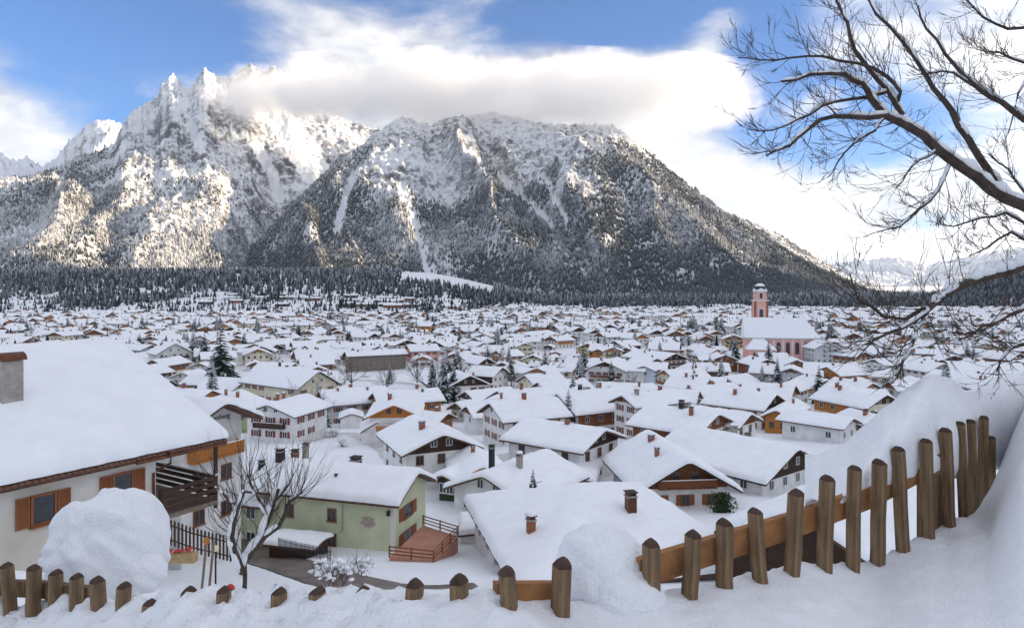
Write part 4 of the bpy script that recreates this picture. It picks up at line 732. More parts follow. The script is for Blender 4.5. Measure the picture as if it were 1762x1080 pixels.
for i, (hx_, hy_, g_, px, py) in enumerate(placed):
    yaw = R(rs.choice([-18, -8, 4, 14, 26, 62, -68, 76, -58])) + R(rs.uniform(-7, 7)); w = rs.uniform(12, 16.5); l = rs.uniform(13.5, 19)
    if rs.random() < .1: w, l = w * 1.2, l * 1.5
    if rs.random() < .2: w, l = w * .58, l * .58
    eave = rs.choice([3.2, 5.0, 5.6, 6.0, 6.4]) if w > 10.2 else 2.6; pitch = R(rs.uniform(21, 27)); wall = rs.choice(WALLS); gab = rs.choice(['brown_wood', 'brown_wood', 'brown_wood', 'dark_wood', 'dark_wood', 'orange_wood', 'orange_wood', None])
    gf = rs.choice([1, 1, .8, .6])
    if i < NOBJ:
        lod = 1 if hy_ < 330 else 2
        o = house(hx_, hy_, yaw, w - 1.6, l - 2, g_, eave, pitch, '', T=rs.uniform(.28, .6), wall=wall, gable=gab, gfrac=gf, edge=rs.choice(['roof_edge', 'roof_edge_dark']), lod=lod, balcony=rs.random() < .55, bal=rs.choice(['brown_wood', 'dark_wood', 'orange_wood']), chim=rs.choice([1, 1, 2, 2, 3]),
                  shutter=rs.choice(SH), group='snow-roofed houses of the town', wing=rs.choice([0, 0, 0, 1, -1]) if w > 10.2 else 0, side_wood=rs.choice([None, None, None, 'brown_wood', 'dark_wood', 'orange_wood']))
        gw = {'brown_wood': 'brown gable', 'dark_wood': 'dark gable', 'orange_wood': 'orange gable', 'grey_wood': 'grey timber gable', None: 'plain gable'}[gab]
        items.append((o, px, py - 12, '%s house with %s' % (CN[wall], gw)))
    else:
        M = Matrix.Translation((hx_, hy_, g_)) @ Matrix.Rotation(yaw, 4, 'Z'); w2, l2 = w / 2, l / 2; rise = w2 * math.tan(pitch); wl_ = wall if wall in FM else 'white_plaster'; gm = gab if gab in FM else 'brown_wood'; a, b_ = w2 - .8, l2 - 1
        fadd(M, [(-a, -b_, -2), (a, -b_, -2), (a, b_, -2), (-a, b_, -2), (-a, -b_, eave), (a, -b_, eave), (a, b_, eave), (-a, b_, eave)], [(0, 1, 5, 4), (1, 2, 6, 5), (2, 3, 7, 6), (3, 0, 4, 7)], wl_)
        for sg in (-1, 1): fadd(M, [(-a, sg * b_, eave), (a, sg * b_, eave), (0, sg * b_, eave + rise * .93)], [(0, 1, 2)], gm)
        e0 = eave - .3
        fadd(M, [(-w2, -l2, e0), (0, -l2, e0 + rise), (w2, -l2, e0), (-w2, l2, e0), (0, l2, e0 + rise), (w2, l2, e0)], [(0, 1, 4, 3), (1, 2, 5, 4)], 'roof_edge')
        fadd(M, [(-w2 - .1, -l2 - .1, e0 + .3), (0, -l2 - .1, e0 + rise + .2), (w2 + .1, -l2 - .1, e0 + .3), (-w2 - .1, l2 + .1, e0 + .3), (0, l2 + .1, e0 + rise + .2), (w2 + .1, l2 + .1, e0 + .3), (-w2 + .3, -l2 + .2, e0 + .75), (0, -l2 + .2, e0 + rise + .65), (w2 - .3, -l2 + .2, e0 + .75), (-w2 + .3, l2 - .2, e0 + .75), (0, l2 - .2, e0 + rise + .65), (w2 - .3, l2 - .2, e0 + .75)],
             [(6, 7, 10, 9), (7, 8, 11, 10), (0, 1, 7, 6), (1, 2, 8, 7), (2, 5, 11, 8), (3, 0, 6, 9), (4, 3, 9, 10), (5, 4, 10, 11)], 'snow')
        fadd(M, [(-w2 - .1, -l2 - .08, e0 - .05), (0, -l2 - .08, e0 + rise - .05), (w2 + .1, -l2 - .08, e0 - .05), (-w2 - .1, -l2 - .08, e0 + .3), (0, -l2 - .08, e0 + rise + .2), (w2 + .1, -l2 - .08, e0 + .3)], [(0, 1, 4, 3), (1, 2, 5, 4)], 'roof_edge')
        for k in range(3):
            for z_ in ([1.0, 3.5] if eave > 4 else [.9]): fadd(M, [((k - 1) * w * .27 - .6, -b_ - .04, z_), ((k - 1) * w * .27 + .6, -b_ - .04, z_), ((k - 1) * w * .27 + .6, -b_ - .04, z_ + 1.3), ((k - 1) * w * .27 - .6, -b_ - .04, z_ + 1.3)], [(0, 1, 2, 3)], 'glass')
            for sg in (-1, 1): fadd(M, [(sg * (a + .04), (k - 1) * l * .27 - .6, eave - 2), (sg * (a + .04), (k - 1) * l * .27 + .6, eave - 2), (sg * (a + .04), (k - 1) * l * .27 + .6, eave - .7), (sg * (a + .04), (k - 1) * l * .27 - .6, eave - .7)], [(0, 1, 2, 3)], 'glass')
        cx_, cy_ = rs.uniform(-1.5, 1.5), rs.uniform(-3, 3)
        fadd(M, [(cx_ - .4, cy_ - .4, eave), (cx_ + .4, cy_ - .4, eave), (cx_ + .4, cy_ + .4, eave), (cx_ - .4, cy_ + .4, eave), (cx_ - .4, cy_ - .4, e0 + rise + 1.6), (cx_ + .4, cy_ - .4, e0 + rise + 1.6), (cx_ + .4, cy_ + .4, e0 + rise + 1.6), (cx_ - .4, cy_ + .4, e0 + rise + 1.6)], [(0, 1, 5, 4), (1, 2, 6, 5), (2, 3, 7, 6), (3, 0, 4, 7), (4, 5, 6, 7)], 'brick')
label_by_place(items, '')
# terrace estate on the left hillside, long low blocks
for i in range(26):
    px = rs.uniform(325, 705); Y = rs.uniform(1270, 1470); xx = (px - CX) / F * Y; M = Matrix.Translation((xx, Y, gz(xx, Y))) @ Matrix.Rotation(R(rs.uniform(-6, 6)), 4, 'Z'); w = rs.uniform(22, 40)
    fadd(M, [(-w / 2, -6, -3), (w / 2, -6, -3), (w / 2, 6, -3), (-w / 2, 6, -3), (-w / 2, -6, 5), (w / 2, -6, 5), (w / 2, 6, 7), (-w / 2, 6, 7)], [(0, 1, 5, 4), (1, 2, 6, 5), (2, 3, 7, 6), (3, 0, 4, 7)], rs.choice(['brown_wood', 'grey_plaster', 'dark_wood']))
    fadd(M, [(-w / 2 - 1, -7, 5), (w / 2 + 1, -7, 5), (w / 2 + 1, 0, 8), (-w / 2 - 1, 0, 8), (-w / 2 - 1, 7, 5), (w / 2 + 1, 7, 5), (-w / 2 - 1, -7, 5.7), (w / 2 + 1, -7, 5.7)], [(6, 7, 2, 3), (3, 2, 5, 4), (0, 1, 7, 6)], 'snow')
arr = np.array(fv, np.float32); me = bpy.data.meshes.new('distant_town'); me.from_pydata(fv, [], [tuple(dict.fromkeys(f)) for f in ff])
for m in FM: me.materials.append(MATS[m])
me.polygons.foreach_set('material_index', fm); me.update(); struct(link('distant_town', me), 'stuff')

# bushes and small firs between the distant houses, one mass
n = 9000; px = rng.uniform(-60, 1820, n); Y = np.sqrt(rng.uniform(480 ** 2, 1500 ** 2, n)); xx = (px - CX) / F * Y; k = noise2(xx / 70, Y / 70) > -.05; firs('town_trees', xx[k], Y[k], ground(xx, Y)[k] - .3, rng.uniform(3, 10.5, n)[k], 'dark_fir')
# ---------------------------------------------------------------- big house at the left edge
ua = Vector((.6, 1, 0)).normalized(); un = Vector((ua.y, -ua.x, 0))     # along the eave, outward from the visible wall
E0 = Vector((-14.03, 32.8, -7.3)); HW = 9.54; LEN = 24.0; tpH = 4.1 / 9.54
yawH = math.atan2(ua.y, ua.x) - math.pi / 2 + math.pi        # local -y end looks away from the viewer's left
org = E0 - un * HW - ua * (LEN / 2); base_z = -16.0
H1 = thing('house', 'large white house at left edge with shuttered windows and vast smooth snow roof', 'house', (org.x, org.y, base_z), math.atan2(ua.y, ua.x) - math.pi / 2); HOUSES.append((org.x, org.y, 16))
# local frame: y along the eave (away), x outward to the visible wall
ez = -7.3 - base_z; rg = ez + HW * tpH; wx = HW - .8; ye = LEN / 2; yw_ = ye - 3.1; ys_ = -ye + 1
wzl = ez + .8 * tpH - .25
MB().prism([(-wx, -3), (wx, -3), (wx, wzl), (0, rg - .25), (-wx, wzl)], ys_, yw_, 'stained_plaster').build('wall', H1)
rb = MB(); rb.prism([(-HW, ez - .2), (0, rg - .2), (HW, ez - .2), (HW, ez), (0, rg), (-HW, ez)], -ye, ye, 'roof_edge'); rfH = rb.build('roof', H1)
link('roof_snow', snow_sheet(HW - .02, ye + .08, rg + .01, tpH, .62, .5, 70, 90, 4.2, undul=.045), rfH)
tl = MB(); tl.tube([(0, -.35, 0), (0, .0, .0)], .09, 'tile', 8); 
tile = MB(); nseg = 6
vs = []; 
for yy in (0, .02):
    pass
tile.add([(.10 * math.cos(t) * 1.0, d, .07 * math.sin(t)) for d in (-.0, .34) for t in np.linspace(0, math.pi, nseg)], [(i, i + 1, i + 1 + nseg, i + nseg) for i in range(nseg - 1)] + [tuple(range(nseg - 1, -1, -1))], 'tile'); tme = tile.mesh('roof_tile')
for i in range(92):
    o = link('roof_tile', tme, rfH, (HW + .10, ye - .12 - i * .235, ez - .07 + random.uniform(-.012, .012))); o.rotation_euler = (math.atan(tpH) * .5, 0, math.pi / 2 + random.uniform(-.05, .05))
# gutter and downpipe at the near end of the balcony
pd = yw_ + .15
gb = MB(); gb.tube([(HW + .12, ye - .1, ez - .16), (HW + .12, yw_ - 1.4, ez - .17)], .075, 'copper', 8); gb.build('gutter', H1)
gb = MB(); gb.tube([(HW + .12, pd, ez - .15), (HW + .1, pd, ez - .5), (HW - .35, pd - .25, ez - .78), (wx + .08, pd - .3, ez - 1.0), (wx + .08, pd - .3, -2)], .06, 'copper', 8); gb.box((HW + .0, pd - .14, ez - .2), (HW + .26, pd + .14, ez + .08), 'copper'); gb.build('downpipe', H1)
def wall_hit(px, py):    # local y and z on the visible wall
    p = ray_plane(px, py, E0 - un * .8, un); d = p - org; return d.dot(ua), p.z - base_z
def big_window(px0, px1, pyb, pyt):
    y0, z0 = wall_hit(px0, pyb); y1, _ = wall_hit(px1, pyb); yc, zb = wall_hit((px0 + px1) / 2, pyb); _, zt = wall_hit((px0 + px1) / 2, pyt)
    w = abs(y1 - y0); h = zt - zb; fr = MB(); t = .09
    fr.box((-w / 2, -.08, 0), (-w / 2 + t, .02, h), 'shutter_brown').box((w / 2 - t, -.08, 0), (w / 2, .02, h), 'shutter_brown').box((-w / 2 + t, -.08, 0), (w / 2 - t, .02, t), 'shutter_brown').box((-w / 2 + t, -.08, h - t), (w / 2 - t, .02, h), 'shutter_brown').box((-w / 2 - .05, -.16, -.08), (w / 2 + .05, .01, -.003), 'shutter_brown')
    o = fr.build('window', H1); o.location = (wx + .01, yc, zb); o.rotation_euler = (0, 0, math.pi / 2)
    MB().box((-w / 2 + t, -.03, t), (w / 2 - t, -.02, h - t), 'glass').build('pane', o)
    MB().box((-w / 2 + t, -.018, h * .55), (w / 2 - t, -.006, h - t), 'frame_white').build('curtain', o)
    sw = w * .52
    for q in (-1, 1):
        sh = MB(); sh.box((-sw / 2, -.03, 0), (-sw / 2 + .06, .01, h), 'shutter_brown').box((sw / 2 - .06, -.03, 0), (sw / 2, .01, h), 'shutter_brown').box((-sw / 2 + .06, -.03, 0), (sw / 2 - .06, .01, .07), 'shutter_brown').box((-sw / 2 + .06, -.03, h - .07), (sw / 2 - .06, .01, h), 'shutter_brown')
        k = 18
        for i in range(k):
            z = .07 + i * (h - .14) / k; sh.add([(-sw / 2 + .06, -.025, z), (sw / 2 - .06, -.025, z), (sw / 2 - .06, .005, z + (h - .14) / k * 1.05), (-sw / 2 + .06, .005, z + (h - .14) / k * 1.05)], [(0, 1, 2, 3)], 'shutter_brown')
        s_ = sh.build('shutter', o); s_.location = (q * (w / 2 + sw / 2 + .03), -.04, 0)
big_window(52, 97, 900, 848); big_window(192, 229, 857, 812)
# balcony across the far gable corner
b = MB(); y0, y1 = yw_, ye - .15; zf = ez - 3.0
b.box((wx - 5, y0 + .02, zf - .2), (wx + .35, y1, zf), 'grey_wood'); b.build('balcony_floor', H1)
for hz in (.12, .42, .72, 1.0):
    MB().box((wx + .27, y0 + .03, zf + hz), (wx + .33, y1, zf + hz + .2), 'dark_wood').build('balcony_board', H1); MB().box((wx - 5, y1 - .08, zf + hz), (wx + .26, y1 - .02, zf + hz + .2), 'dark_wood').build('balcony_board', H1)
for yy in (y0 + .1, y1 - .05): MB().box((wx + .18, yy - .09, zf - .4 if yy > y0 + 1 else zf), (wx + .268, yy + .09, ez - .1 if yy > y0 + 1 else zf + 1.15), 'dark_wood').build('balcony_post', H1)
MB().box((wx - 5, y1 - .1, zf + 1.2), (wx + .3, y1, zf + 1.28), 'snow').build('balcony_snow', H1)
# plaster chimney on the roof with a rounded tin cap
nroof = Vector((un.x * tpH, un.y * tpH, 1)).normalized(); pc = ray_plane(16, 690, E0 + Vector((0, 0, .6)), nroof); dl = pc - org
b = MB(); b.box((-.33, -.4, -.8), (.33, .4, 1.75), 'chimney_plaster'); b.prism([(.45 * math.cos(t), 1.78 + .33 * math.sin(t)) for t in np.linspace(0, math.pi, 9)], -.5, .5, 'copper'); c = b.build('chimney', rfH); c.location = (dl.dot(un), dl.dot(ua), pc.z - base_z)
# neighbour's roof behind with two brick chimneys
nb = house(-38.5, 52, R(-70), 10, 13, -20.5, 13.2, R(20), 'flat snow roof behind the big left house with two brick chimneys', lod=0, chim=0, balcony=False, windows=False, T=.6)
nbr = [c for c in nb.children if c.name.startswith('roof')][0]
chimney(nbr, (2.5, -3.0, 14.9), 'brick', .8, .6, False); chimney(nbr, (1.5, -5.4, 15.2), 'brick', 1.2, .7, False)
# ---------------------------------------------------------------- foreground snow bank and picket fence
PK = [(-60, 975, 1050, 5.2), (-20, 970, 1052, 5.1), (18, 965, 1048, 5.0), (58, 972, 1052, 4.95), (96, 980, 1045, 4.9), (132, 985, 1045, 4.8), (170, 990, 1040, 4.65), (213, 1000, 1036, 4.5), (258, 1030, 1042, 4.4), (325, 1008, 1020, 4.3), (386, 1008, 1026, 4.2), (480, 1010, 1030, 4.0), (547, 1008, 1026, 3.8), (625, 1008, 1022, 3.6), (713, 995, 1022, 3.4), (791, 987, 1031, 3.25), (875, 975, 1044, 3.2), (966, 957, 1052, 3.35),
      (1120, 928, 1030, 3.5), (1187, 909, 1026, 3.65), (1247, 892, 1007, 3.8), (1307, 874, 996, 3.95), (1362, 838, 983, 4.1), (1417, 817, 978, 4.3), (1466, 801, 978, 4.5), (1509, 786, 971, 4.7), (1553, 768, 945, 4.9), (1596, 755, 920, 5.15), (1632, 736, 905, 5.45), (1657, 726, 880, 5.8), (1672, 721, 870, 6.1), (1688, 715, 852, 6.45), (1704, 750, 835, 6.9)]
pu = np.array([p[0] for p in PK], float); pY = np.array([p[3] for p in PK]); pz_ = -(np.array([p[2] for p in PK]) - HY) / F * pY
pu2 = np.concatenate([[-700], pu, [1722, 1740, 1762, 1900, 2400]]); pY2 = np.concatenate([[5.6], pY, [7.2, 7.3, 7.4, 7.4, 7.0]]); pz2 = np.concatenate([[-2.4], pz_, [-1.70, -1.40, -1.02, -.70, -.5]])
xb = np.linspace(-7.5, 9.5, 430); yb = np.linspace(.3, 10.5, 270); YB, XB = np.meshgrid(yb, xb, indexing='ij'); UB = XB / YB * F + CX
Yf = np.interp(UB, pu2, pY2); zf_ = np.interp(UB, pu2, pz2); zn = np.interp(UB, [-800, 0, 400, 800, 1100, 1500, 1762, 2600], [-2.1, -2.2, -1.85, -1.47, -1.55, -1.60, -1.5, -1.2])
t_ = sstep(2.6, 1.0, 0) ; tb = np.clip((YB - 2.2) / np.maximum(Yf - 2.2, .3), 0, 1); tb = tb * tb * (3 - 2 * tb)
ZB = (-1.62 * (1 - sstep(1.5, 3.0, YB)) + zn * sstep(1.5, 3.0, YB)) * (1 - tb) + zf_ * tb
ZB = ZB - np.clip(YB - Yf - .12, 0, 99) * 1.05 * (1 - sstep(1705, 1740, UB)) - np.clip(YB - Yf - .9, 0, 99) * .9 * sstep(1705, 1740, UB)
for _ in range(60):
    Zs = ZB.copy(); Zs[1:-1, 1:-1] = (ZB[:-2, 1:-1] + ZB[2:, 1:-1] + ZB[1:-1, :-2] + ZB[1:-1, 2:] + ZB[1:-1, 1:-1]) / 5; wgt = sstep(3.7, 4.6, XB) * sstep(2.2, 3.2, YB); ZB = ZB * (1 - wgt) + Zs * wgt
lum = sstep(1150, 500, UB); ZB = ZB + .018 * fbm(XB * 2.2, YB * 2.2, 4) + lum * (.085 * np.clip(fbm(XB * 4.2, YB * 4.2, 3), -.3, 1) + .032 * fbm(XB * 14, YB * 14, 3)) + .012 * fbm(XB * 9, YB * 9, 4)
struct(link('snow_bank', npmesh('snow_bank', np.stack([XB, YB, ZB], -1).reshape(-1, 3), gridfaces(*XB.shape), ['snow_near'])))
fence = thing('picket_fence', 'weathered wooden picket fence curving up the snowy bank in the foreground', 'fence')
def picket_mesh(w, h, broken):
    b = MB(); t = .045; rs_ = random.Random(int(w * 1e4 + h * 977)); nz = 7; rings = []; prof = [(-w / 2, 0), (-w * .34, -t), (w * .34, -t), (w / 2, 0), (w / 2, t * .6), (-w / 2, t * .6)]
    vs = []; k = len(prof); wb = [rs_.uniform(-.006, .006) for _ in range(nz + 2)]
    for i in range(nz):
        z = -.5 + (h + .5 - w * .42) * i / (nz - 1); vs += [(x * (1 + wb[i] * 3) + wb[i], y, z) for x, y in prof]
    tp = w * .42
    vs += [(x * .62 + wb[nz], y * .9, h - tp * .42) for x, y in prof]; vs += [(x * .14 + wb[nz], y * .6, h) for x, y in prof]
    fs = [(i * k + j, i * k + (j + 1) % k, (i + 1) * k + (j + 1) % k, (i + 1) * k + j) for i in range(nz + 1) for j in range(k)]
    m1 = len(fs) - 2 * k; b.add(vs, fs[:m1], 'picket'); o_ = b.mi('cut_wood'); b.f += [tuple(q) for q in fs[m1:]] + [tuple(range((nz + 1) * k, (nz + 2) * k))]; b.m += [o_] * (2 * k + 1)
    return b.mesh('picket')
px3 = [P(u, 540, 1) for u in pu]; pos = [Vector(((u - CX) / F * Y, Y, 0)) for u, Y in zip(pu, pY)]
for i, (u, top, bot, Y) in enumerate(PK):
    zt = -(top - HY) / F * Y; zb = -(bot - HY) / F * Y; w = .074 + .008 * math.sin(i * 2.3) + (.014 if 780 < u < 1130 else 0); d = pos[min(i + 1, len(pos) - 1)] - pos[max(i - 1, 0)]
    rz = math.atan2(d.y, d.x) * (.6 if u < 1640 else .9); o = link('picket', picket_mesh(w, zt - zb, False), fence, (pos[i].x, Y, zb), rz); o.rotation_euler = (random.uniform(-.07, .07), random.uniform(-.055, .055), rz)
def rail(ps, hgt, m='rail', dy=.075):
    for p, q in zip(ps[:-1], ps[1:]):
        d = (q - p); n = Vector((-d.y, d.x, 0)).normalized(); a, c = p + n * .05, q + n * .05; e = d.normalized() * .004; b = MB()
        up = Vector((0, 0, hgt / 2)); tn = n * .045
        b.add([a - up + e, c - up - e, c - up + tn - e, a - up + tn + e, a + up + e, c + up - e, c + up + tn - e, a + up + tn + e], [(3, 2, 1, 0), (4, 5, 6, 7), (0, 1, 5, 4), (1, 2, 6, 5), (2, 3, 7, 6), (3, 0, 4, 7)], m); b.build('rail', fence)
rail([P(u, v, Y) for u, v, Y in ((1112, 994, 3.5), (1250, 950, 3.82), (1390, 905, 4.2), (1515, 858, 4.75), (1640, 792, 5.5))], .155)
rail([P(u, v, Y) for u, v, Y in ((-60, 1015, 5.2), (58, 1020, 4.97), (140, 1030, 4.8))], .12, 'picket'); rail([P(u, v, Y) for u, v, Y in ((862, 1030, 3.22), (975, 1028, 3.4))], .11, 'rail'); rail([P(u, v, Y) for u, v, Y in ((1600, 880, 5.2), (1625, 870, 5.4), (1650, 858, 5.8))], .5, 'picket')
# ---- rounded snow masses
def snow_blob(name, c, r, seed, nz_=.14, flat=-.35, parent=None, power=1.0, res=64):
    n, k = res, res * 2; th = np.linspace(0, np.pi, n); ph = np.linspace(0, 2 * np.pi, k); TH, PH = np.meshgrid(th, ph, indexing='ij')
    X = np.sin(TH) * np.cos(PH); Yy = np.sin(TH) * np.sin(PH); Z = np.cos(TH); s_ = 1 + nz_ * fbm(X * 1.4 + seed + Z * .7, Yy * 1.4 + Z * 1.3, 3) + .012 * fbm(X * 6 + seed, Yy * 6 + Z * 5, 3)
    X, Yy, Z = X * s_, Yy * s_, np.maximum(Z * s_, flat); co = np.stack([c[0] + X * r[0], c[1] + Yy * r[1], c[2] + Z * r[2]], -1).reshape(-1, 3)
    return link(name, npmesh(name, co, gridfaces(n, k)[:, ::-1], ['snow_near']), parent)
c = P(188, 948, 5.9); bush = thing('snow_covered_bush', 'round garden bush buried under a tall hood of snow, left foreground', 'bush'); snow_blob('snow_hood', c, (.47, .42, .52), 2.2, .15, -.75, bush)
for q_, (u_, v_, r_) in enumerate(((118, 1005, .20), (160, 1020, .17), (245, 985, .19), (105, 960, .15))): snow_blob('snow_clump', P(u_, v_, 5.75), (r_, r_, r_ * .9), 3.1 * q_, .16, -.9, bush, res=32)
b = MB(); [b.tube([c + Vector((random.uniform(-.3, .3), random.uniform(-.15, .2), -1.2)), c + Vector((random.uniform(-.3, .3), random.uniform(-.2, .2), random.uniform(-.3, .1)))], .010, 'twig', 4) for _ in range(16)]; b.build('stem', bush)
c = P(1035, 992, 3.75); b2 = thing('snow_heap', 'snow heap bulging over the fence gap between broken and straight pickets', 'snow heap'); snow_blob('snow_hood', c, (.275, .3, .29), 6.1, .07, -.9, b2); snow_blob('snow_lump', P(1075, 1035, 3.55), (.22, .2, .18), 3.3, .09, -.9, b2)
# the big drift resting on the fence rails, right
mnd = struct(link('snow_drift', None))
us_ = np.linspace(1385, 1800, 150); sN = np.linspace(0, 1, 46)
topy = np.interp(us_, [1385, 1400, 1425, 1460, 1490, 1520, 1560, 1600, 1640, 1662, 1685, 1720, 1762, 1800], [842, 822, 806, 778, 742, 706, 672, 652, 656, 672, 664, 646, 638, 632]); fy = np.interp(us_, pu2, pY2); boty = np.interp(us_, [1385, 1410, 1450, 1500, 1560, 1620, 1660, 1700, 1800], [850, 856, 862, 838, 808, 800, 800, 790, 780])
DX = []; 
for i, u in enumerate(us_):
    Y0 = fy[i] + .13; Yc = fy[i] + .95; zt = -(topy[i] - HY) / F * Yc; zb = -(boty[i] - HY) / F * Y0; hgt = zt - zb
    row = []
    for s_ in sN:   # cross-section: out from under, up the front, over the crown, down the back
        a = -0.35 * math.pi + s_ * 1.5 * math.pi; cy = math.cos(math.pi - a); sz = math.sin(a)
        Yq = Yc + (Yc - Y0) * (cy if cy < 0 else cy * 1.1); zq = zb + hgt * (max(sz, 0) ** .75) - (.22 if sz < 0 else 0) * abs(sz) ** .8 - (.25 * max(0, s_ - .72) / .28 if s_ > .72 else 0)
        nn = float(noise2(u / 60 + 3, s_ * 4)) * .06 + float(noise2(u / 22, s_ * 11)) * .022; row.append(((u - CX) / F * (Yq - nn), Yq - nn, zq + nn * .8))
    DX.append(row)
DX = np.array(DX); me = npmesh('snow_drift_snow', DX.reshape(-1, 3), gridfaces(*DX.shape[:2]), ['snow_near']); bpy.data.objects.remove(mnd); struct(link('snow_drift', me))
# ---------------------------------------------------------------- garden between house and fence
def gfence(name, label, pts, hgt, sp, m, wd=.07):
    f = thing(name, label, 'fence'); b = MB(); b.box((-wd / 2, -.012, 0), (wd / 2, .012, hgt - .06), m).add([(-wd / 2, -.012, hgt - .06), (wd / 2, -.012, hgt - .06), (0, -.012, hgt), (-wd / 2, .012, hgt - .06), (wd / 2, .012, hgt - .06), (0, .012, hgt)], [(0, 1, 2), (5, 4, 3), (1, 4, 5, 2), (3, 0, 2, 5)], m); me = b.mesh('slat')
    for p, q in zip(pts[:-1], pts[1:]):
        L = (q - p).length; k = max(2, int(L / sp)); d = (q - p).normalized(); rz = math.atan2(d.y, d.x)
        for j in range(k): link('slat', me, f, p.lerp(q, (j + .5) / k), rz)
        for hz in (.2, .75): MB().tube([p + Vector((0, 0, hz * hgt)), q + Vector((0, 0, hz * hgt))], .025, m, 4).build('rail', f)
    return f
def Q(px, py, Y): return P(px, py, Y)
gfence('garden_fence', 'dark picket fence around the little garden beside the left house', [Q(284, 934, 24), Q(330, 950, 24.5), Q(400, 966, 25.5)], .95, .14, 'dark_wood')
gfence('road_fence', 'low dark slatted fence along the road before the green house', [Q(478, 944, 55), Q(520, 955, 53), Q(570, 965, 51)], 1.0, .16, 'dark_metal', .06)
pz0 = P(300, 1005, 14)
for lab, px, pb, pt, top in (('thin garden pole with orange knob beside the bare tree', 347, 1015, 935, 'orange_wood'), ('thin slanted bare garden pole left of the bare tree', 360, 1012, 930, None)):
    t = thing('garden_pole', lab, 'pole', group='garden poles'); b = MB(); b.tube([P(px, pb, 12), P(px + 8, pt, 12)], .022, 'grey_wood', 6); b.build('pole', t)
    if top: bb = MB(); p = P(px + 8, pt - 3, 12); bb.lathe([(.02, p.z - .05), (.06, p.z), (.05, p.z + .06), (.01, p.z + .09)], top, 8, (p.x, p.y)); bb.build('knob', t)
t = thing('globe_lamp', 'pale yellow globe garden lamp on a thin stem', 'lamp'); p = P(371, 943, 15); MB().tube([p + Vector((0, 0, -.9)), p], .02, 'dark_metal', 6).build('stem', t); MB().lathe([(.01, p.z - .07), (.06, p.z - .05), (.078, p.z), (.06, p.z + .05), (.01, p.z + .07)], 'lamp_glass', 12, (p.x, p.y)).build('globe', t, True)
t = thing('garden_figure', 'small garden figure in a yellow coat beside the snow-hooded bush', 'figurine'); p = P(277, 975, 15); MB().lathe([(.10, p.z), (.13, p.z + .05), (.10, p.z + .28), (.05, p.z + .36)], 'yellow', 10, (p.x, p.y)).build('coat', t, True); MB().lathe([(.02, p.z + .34), (.06, p.z + .40), (.06, p.z + .45), (.02, p.z + .5)], 'orange_wood', 10, (p.x, p.y)).build('head', t, True)
t = thing('flower_pot', 'pot with red flowers at the foot of the garden figure', 'flower pot'); p = P(272, 988, 14.5); MB().lathe([(.09, p.z - .2), (.13, p.z)], 'ochre', 10, (p.x, p.y)).build('pot', t)
b = MB(); [b.lathe([(.01, q.z), (.035, q.z + .02), (.01, q.z + .05)], 'red', 6, (q.x, q.y)) for q in [p + Vector((random.uniform(-.12, .12), random.uniform(-.1, .1), random.uniform(.02, .14))) for _ in range(12)]]; fl = b.build('flower_cluster', t); fl['kind'] = 'stuff'
t = thing('flower_trough', 'trough of red flowers along the dark garden fence', 'flower pot'); p = P(314, 950, 22); MB().box((p.x - .45, p.y - .15, p.z - .3), (p.x + .45, p.y + .15, p.z), 'ochre').build('trough', t)
b = MB(); [b.lathe([(.01, q.z), (.06, q.z + .03), (.01, q.z + .09)], 'red', 6, (q.x, q.y)) for q in [p + Vector((random.uniform(-.4, .4), random.uniform(-.15, .1), random.uniform(0, .15))) for _ in range(16)]]; fl = b.build('flower_cluster', t); fl['kind'] = 'stuff'
t = thing('toadstool_ornament', 'tiny toadstool ornament with red cap at the foot of the bare tree', 'ornament'); p = P(396, 1012, 10.5); MB().tube([p + Vector((0, 0, -.12)), p], .025, 'frame_white', 7).build('stalk', t); MB().lathe([(.075, p.z - .01), (.065, p.z + .03), (.03, p.z + .065), (.005, p.z + .075)], 'red', 10, (p.x, p.y)).build('cap', t, True)
